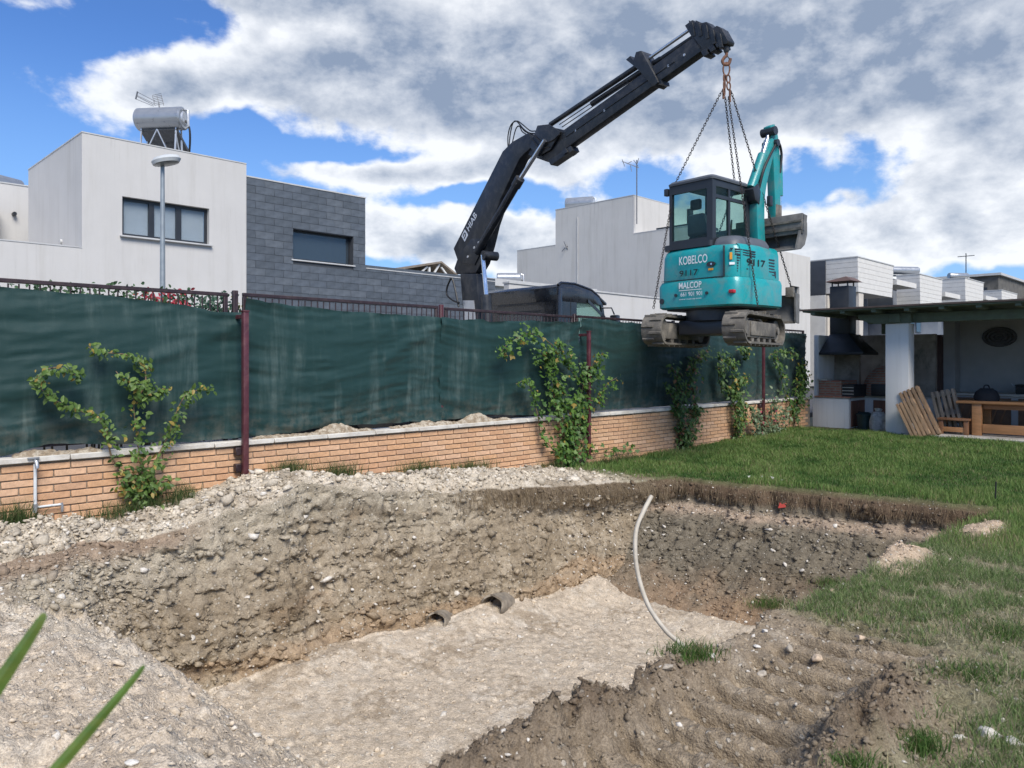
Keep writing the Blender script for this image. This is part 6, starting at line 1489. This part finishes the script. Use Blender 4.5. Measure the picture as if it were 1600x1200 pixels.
# --- table, stool, counter
m_pine = M('varnished_pine', (.42, .205, .085), .45, .18, 3, .1, 30, stretch=(5, 1, 5)); m_pine_d = M('dark_varnished_wood', (.24, .115, .055), .5, .2, 3, .1, 30)
tb = thing('garden_table', 'varnished pine table under the pergola at the right edge', 'table', W(16.25, 4.22, .055), ROT45)
part('tabletop', MB().box(0, .85, -2.3, 0, .60, .645), m_pine, tb, .006)
for x in (.03, .72):
    for y in (-.42, -2.1): part('leg', MB().box(x, x + .10, y, y + .16, 0, .598), m_pine, tb, .006)
part('stretcher', MB().box(.05, .09, -1.94, -.43, .05, .22), m_pine, tb, .005); part('apron', MB().box(.10, .14, -1.94, -.43, .50, .598), m_pine_d, tb, .004)
sb_ = thing('stool', 'low varnished wooden bench end left of the table', 'bench', W(16.15, 4.52, .055), ROT45)
part('seat', MB().box(0, .38, -.55, 0, .27, .31), m_pine_d, sb_, .005)
for x in (.02, .30):
    for y in (-.53, -.10): part('leg', MB().box(x, x + .06, y, y + .08, 0, .268), m_pine_d, sb_, .004)
part('stretcher', MB().box(.03, .06, -.45, -.10, .05, .14), m_pine, sb_, .003)
m_latt = M('lattice_wood', (.17, .095, .055), .7, .25, 4)
ct = thing('counter', 'counter with pale top and wooden lattice front in the shade', 'counter', W(18.6, 5.15, .055), ROT45)
part('counter_top', MB().box(-.04, .8, -4.8, 0, .66, .71), m_slab, ct, .005); part('body', MB().box(.02, .76, -4.8, -.02, 0, .658), m_inner, ct)
for j in range(2):
    pnl = part('lattice_panel', MB().box(-.002, .018, -1.35 - 1.4 * j, -.08 - 1.4 * j, .06, .62), m_latt, ct)
    for k in range(7):
        y = -.2 - 1.4 * j - .16 * k; part('lattice_strip', MB().bar((-.010, y, .10), (-.010, y - .16, .58), .03, .012, (1, 0, 0)), m_pine_d, pnl)
m_fabric = M('black_fabric', (.010, .013, .018), .85, .2, 9)
bg_ = thing('backpack', 'black bag lying on the table', 'bag', W(16.65, 4.22 - .42, .70), ROT45)
lv = []
for z, a, b in ((0, .16, .20), (.08, .17, .21), (.18, .13, .17), (.24, .07, .10)): lv.append([(a * math.cos(t) * (1 + .06 * math.sin(3 * t)), b * math.sin(t) * (1 + .05 * math.sin(4 * t + z * 9)), z) for t in [6.2832 * j / 18 for j in range(18)]])
part('sack', MB().loft(lv), m_fabric, bg_); part('handle', MB().tube(spline([(0, -.05, .22), (0, -.03, .29), (0, .03, .29), (0, .05, .22)], 5), .012, 6), m_fabric, bg_)
kg = thing('grill_box', 'long black box on the pale counter', 'box', W(18.75, 3.75, .766), ROT45)
part('box', MB().box(0, .4, -.8, 0, 0, .16), m_hood, kg, .01); part('lid', MB().box(-.01, .41, -.81, .01, .162, .20), m_hood, kg, .01); part('handle', MB().tube([(.2, .02, .10), (.2, .12, .22)], .012, 6), m_alu, kg)
m_fit_shadow = M('fitting_shadow_grey', (.10, .10, .105), .9, .2, 20)  # dark shadow of a wall fitting, painted as the grey of these rings
fit_shadow = thing('wall_fitting_shadow', 'grey oval for a wall fitting and its dark shadow on the shaded back wall', 'wall fitting', W(19.59, q_at(1562, 19.59), 2.0), ROT45)
for k, r in enumerate((.30, .22, .14, .06)):
    mb = MB(); torus(mb, (-.03 - .006 * k, 0, 0), (0, 1, 0), (0, 0, 1), r, r * .62, .038, 28, 6); part('fitting_shadow_ring', mb, m_fit_shadow, fit_shadow)

# ================================================================== in and around the pit
m_cond = M('beige_conduit', (.47, .42, .34), .6, .12, 12, .15, 80, dirt=(.30, .25, .18), dirt_amt=.5, dirt_scale=10)
pts = [(1070, 1012), (1060, 1003), (1040, 985), (1015, 950), (1000, 910), (993, 870), (994, 830), (1005, 800), (1018, 775)]
Ys = [3.95, 3.98, 4.0, 4.05, 4.1, 4.15, 4.2, 4.25, 4.3]
P = [Vector((U(x) * y, y, CAM_Z + (565 - py) / FPX * y)) for (x, py), y in zip(pts, Ys)]
base = P[0].copy(); cdt = thing('bent_conduit', 'bent beige conduit standing up at the near edge of the pit', 'pipe', base)
part('tube', MB().tube([v - base for v in spline([P[0] + Vector((.06, -.02, -.12))] + P, 8)], .0125, 10, caps=False), m_cond, cdt)
part('inner_lining', MB().tube([v - base for v in spline(P[-3:], 6)], .0112, 10), m_hose, cdt)
m_conc = M('old_concrete_pipe', (.23, .195, .15), .95, .3, 14, .7, 50, dirt=(.33, .28, .205), dirt_amt=.7, dirt_scale=8)
def stub(px, py, r, lab, ang, arc=6.2832, dip=.0):
    g0 = ground_at(px, py); c = Vector(g0); st = thing('buried_pipe', lab, 'pipe', c)
    ax = Vector((math.sin(ang), -math.cos(ang), .22)).normalized(); x = ax.cross(Vector((0, 0, 1))).normalized(); y = x.cross(ax)
    n = 24; rr = []
    for d, ro in ((-.30, 1.0), (.05, 1.0), (.05, .84), (-.25, .84)):
        rr.append([tuple(ax * (d + .02 * math.sin(5 * k)) + (x * math.cos(arc * k / n - .3) + y * math.sin(arc * k / n - .3)) * r * ro) for k in range(n + 1)])
    part('shell', MB().loft(rr, cap=False), m_conc, st)
    part('soil_plug', MB().tube([tuple(ax * -.16), tuple(ax * -.09)], [r * .83, r * .5], 16), m_soil2, st)
m_soil2 = M('packed_soil', (.24, .20, .145), .95, .25, 14, .6, 60)
stub(772, 946, .125, 'broken round pipe end sticking out of the pit wall', -.35)
stub(683, 972, .105, 'half buried pipe arch at the foot of the pit wall', -.2)
g0 = ground_at(1209, 793); rs = link('red_scrap', MB().prism([(0, 0), (.09, .01), (.10, .06), (.05, .045), (.02, .07)], lambda a, b, c: (a, c, b), 0, .012).mesh('red_scrap'), M('red_plastic', (.42, .06, .045), .5, .1, 8), None, Vector(g0) + Vector((-.03, -.10, .01))); tag(rs, 'small red plastic scrap on the far pit ledge', 'scrap')
p = ground_at(1554, 783); sk = link('garden_stake', MB().tube([(0, 0, -.1), (.01, 0, .22)], .008, 6).mesh('garden_stake'), m_hose, None, Vector(p)); tag(sk, 'thin dark stake in the lawn beyond the pit', 'stake')
# tall dry stalks on the near edge
def stalk(px, py, h, lab):
    p = Vector(ground_at(px, py)); t = thing('dry_stalk', lab, 'weed', p, 0, 'dry stalks at the pit edge'); pt = spline([(0, 0, -.02), (.015, 0, h * .5), (random.uniform(-.06, .02), 0, h)], 5)
    part('stem', MB().tube(pt, [.003] * len(pt), 5), m_cond, t)
    P = np.array([pt[int(k)][:] for k in np.linspace(4, len(pt) - 1, 10)]) + RNG.normal(0, .008, (10, 3)); o = link('seed_heads', leaf_mesh('seed_heads', P, RNG.normal(0, 1, (10, 3)), np.full(10, .022), np.tile([.34, .29, .18], (10, 1))), m_leaf, t); o['kind'] = 'stuff'
stalk(1190, 915, .20, 'dry stalk standing left of the sandy lump'); stalk(1222, 945, .16, 'short dry stalk over the green tuft'); stalk(1310, 890, .16, 'dry stalk next to the sandy lump')
def edge_tuft(px, py, n, spread, hh, lab, ca=(.05, .11, .022), cb=(.11, .19, .045)):
    p = ground_at(px, py); pos = np.stack([RNG.normal(0, spread, n), RNG.normal(0, spread * .6, n), np.full(n, -.015)], 1)
    o = blades('grass_tuft', pos, RNG.uniform(.4, 1, n) * hh, RNG.uniform(.003, .005, n), greens(n, ca, cb, .15, (.30, .26, .14)), RNG.uniform(.2, .9, n), lab, m_grass, None); o.location = p; tag(o, lab, 'grass', 'grass tufts along the near edge', 'stuff')
edge_tuft(1080, 1020, 420, .07, .09, 'grass tuft at the foot of the bent conduit'); edge_tuft(1205, 940, 700, .13, .13, 'bright grass tuft on the near pit edge'); edge_tuft(1300, 910, 500, .12, .12, 'grass tuft left of the sandy lump')
edge_tuft(1440, 1160, 600, .06, .09, 'green grass tuft in the lower right, near the white rock'); edge_tuft(1330, 1180, 300, .05, .07, 'small grass tuft beside the dark clods'); edge_tuft(1530, 1050, 900, .12, .09, 'broad grass patch right of the churned strip'); edge_tuft(1590, 985, 900, .16, .10, 'grass patch at the right edge')

# ================================================================== yucca beside the camera
m_yuc = M('yucca_leaf', (.075, .135, .022), .45, .25, 6, .05, 60, stretch=(1, 1, 3), dirt=(.22, .19, .04), dirt_amt=.5, dirt_scale=7)
m_yt = M('yucca_tip', (.05, .028, .022), .6, .2, 10); m_trunk = M('yucca_trunk', (.17, .125, .085), .9, .3, 14, .6, 40)
yb = Vector((-1.02, .78, 0)); yu = thing('yucca', 'spiky green plant close to the camera in the lower left corner', 'plant', yb)
part('trunk', MB().tube([(0, 0, -.05), (.01, 0, .2), (0, .01, .42)], [.07, .06, .05], 12), m_trunk, yu)
def yleaf(tip, mid, wd):
    a0, m0, t0 = Vector((0, .01, .40)), Vector(mid), Vector(tip); L = 22; path = []
    for i in range(L): f = i / (L - 1); path.append(a0 * ((1 - f) * (1 - f)) + (m0 * 2 - (a0 + t0) * .5) * (2 * f * (1 - f)) + t0 * (f * f))
    sidev = (path[-1] - path[0]).cross(Vector((.3, -1, .35))).normalized(); rr = []
    for i, p in enumerate(path):
        f = i / (L - 1); w_ = max(.0012, wd * min(1, .6 + f) * min(1.0, (1 - f) / .5))
        nv = sidev.cross((path[min(i + 1, L - 1)] - path[max(i - 1, 0)]).normalized())
        rr.append([p - sidev * w_ / 2, p + nv * w_ * .16, p + sidev * w_ / 2, p + nv * (w_ * .16 + .0015)])
    k = L - 3; lf = part('leaf', MB().loft(rr[:k + 1]), m_yuc, yu); part('leaf_tip', MB().loft(rr[k:]), m_yt, lf)
def rel(px, py, y): return Vector((U(px) * y, y, CAM_Z + (565 - py) / FPX * y)) - yb
yleaf(rel(206, 1060, 1.00), rel(85, 1205, .95), .016); yleaf(rel(32, 1012, .95), rel(-30, 1110, .92), .021)
for k in range(12):
    a = math.pi * .55 + k * math.pi * 1.35 / 12; r = random.uniform(.25, .42); z = random.uniform(.62, .95)
    yleaf(Vector((math.cos(a) * r, math.sin(a) * r, z)), Vector((math.cos(a) * r * .5, math.sin(a) * r * .5, .40 + (z - .4) * .65)), .034)
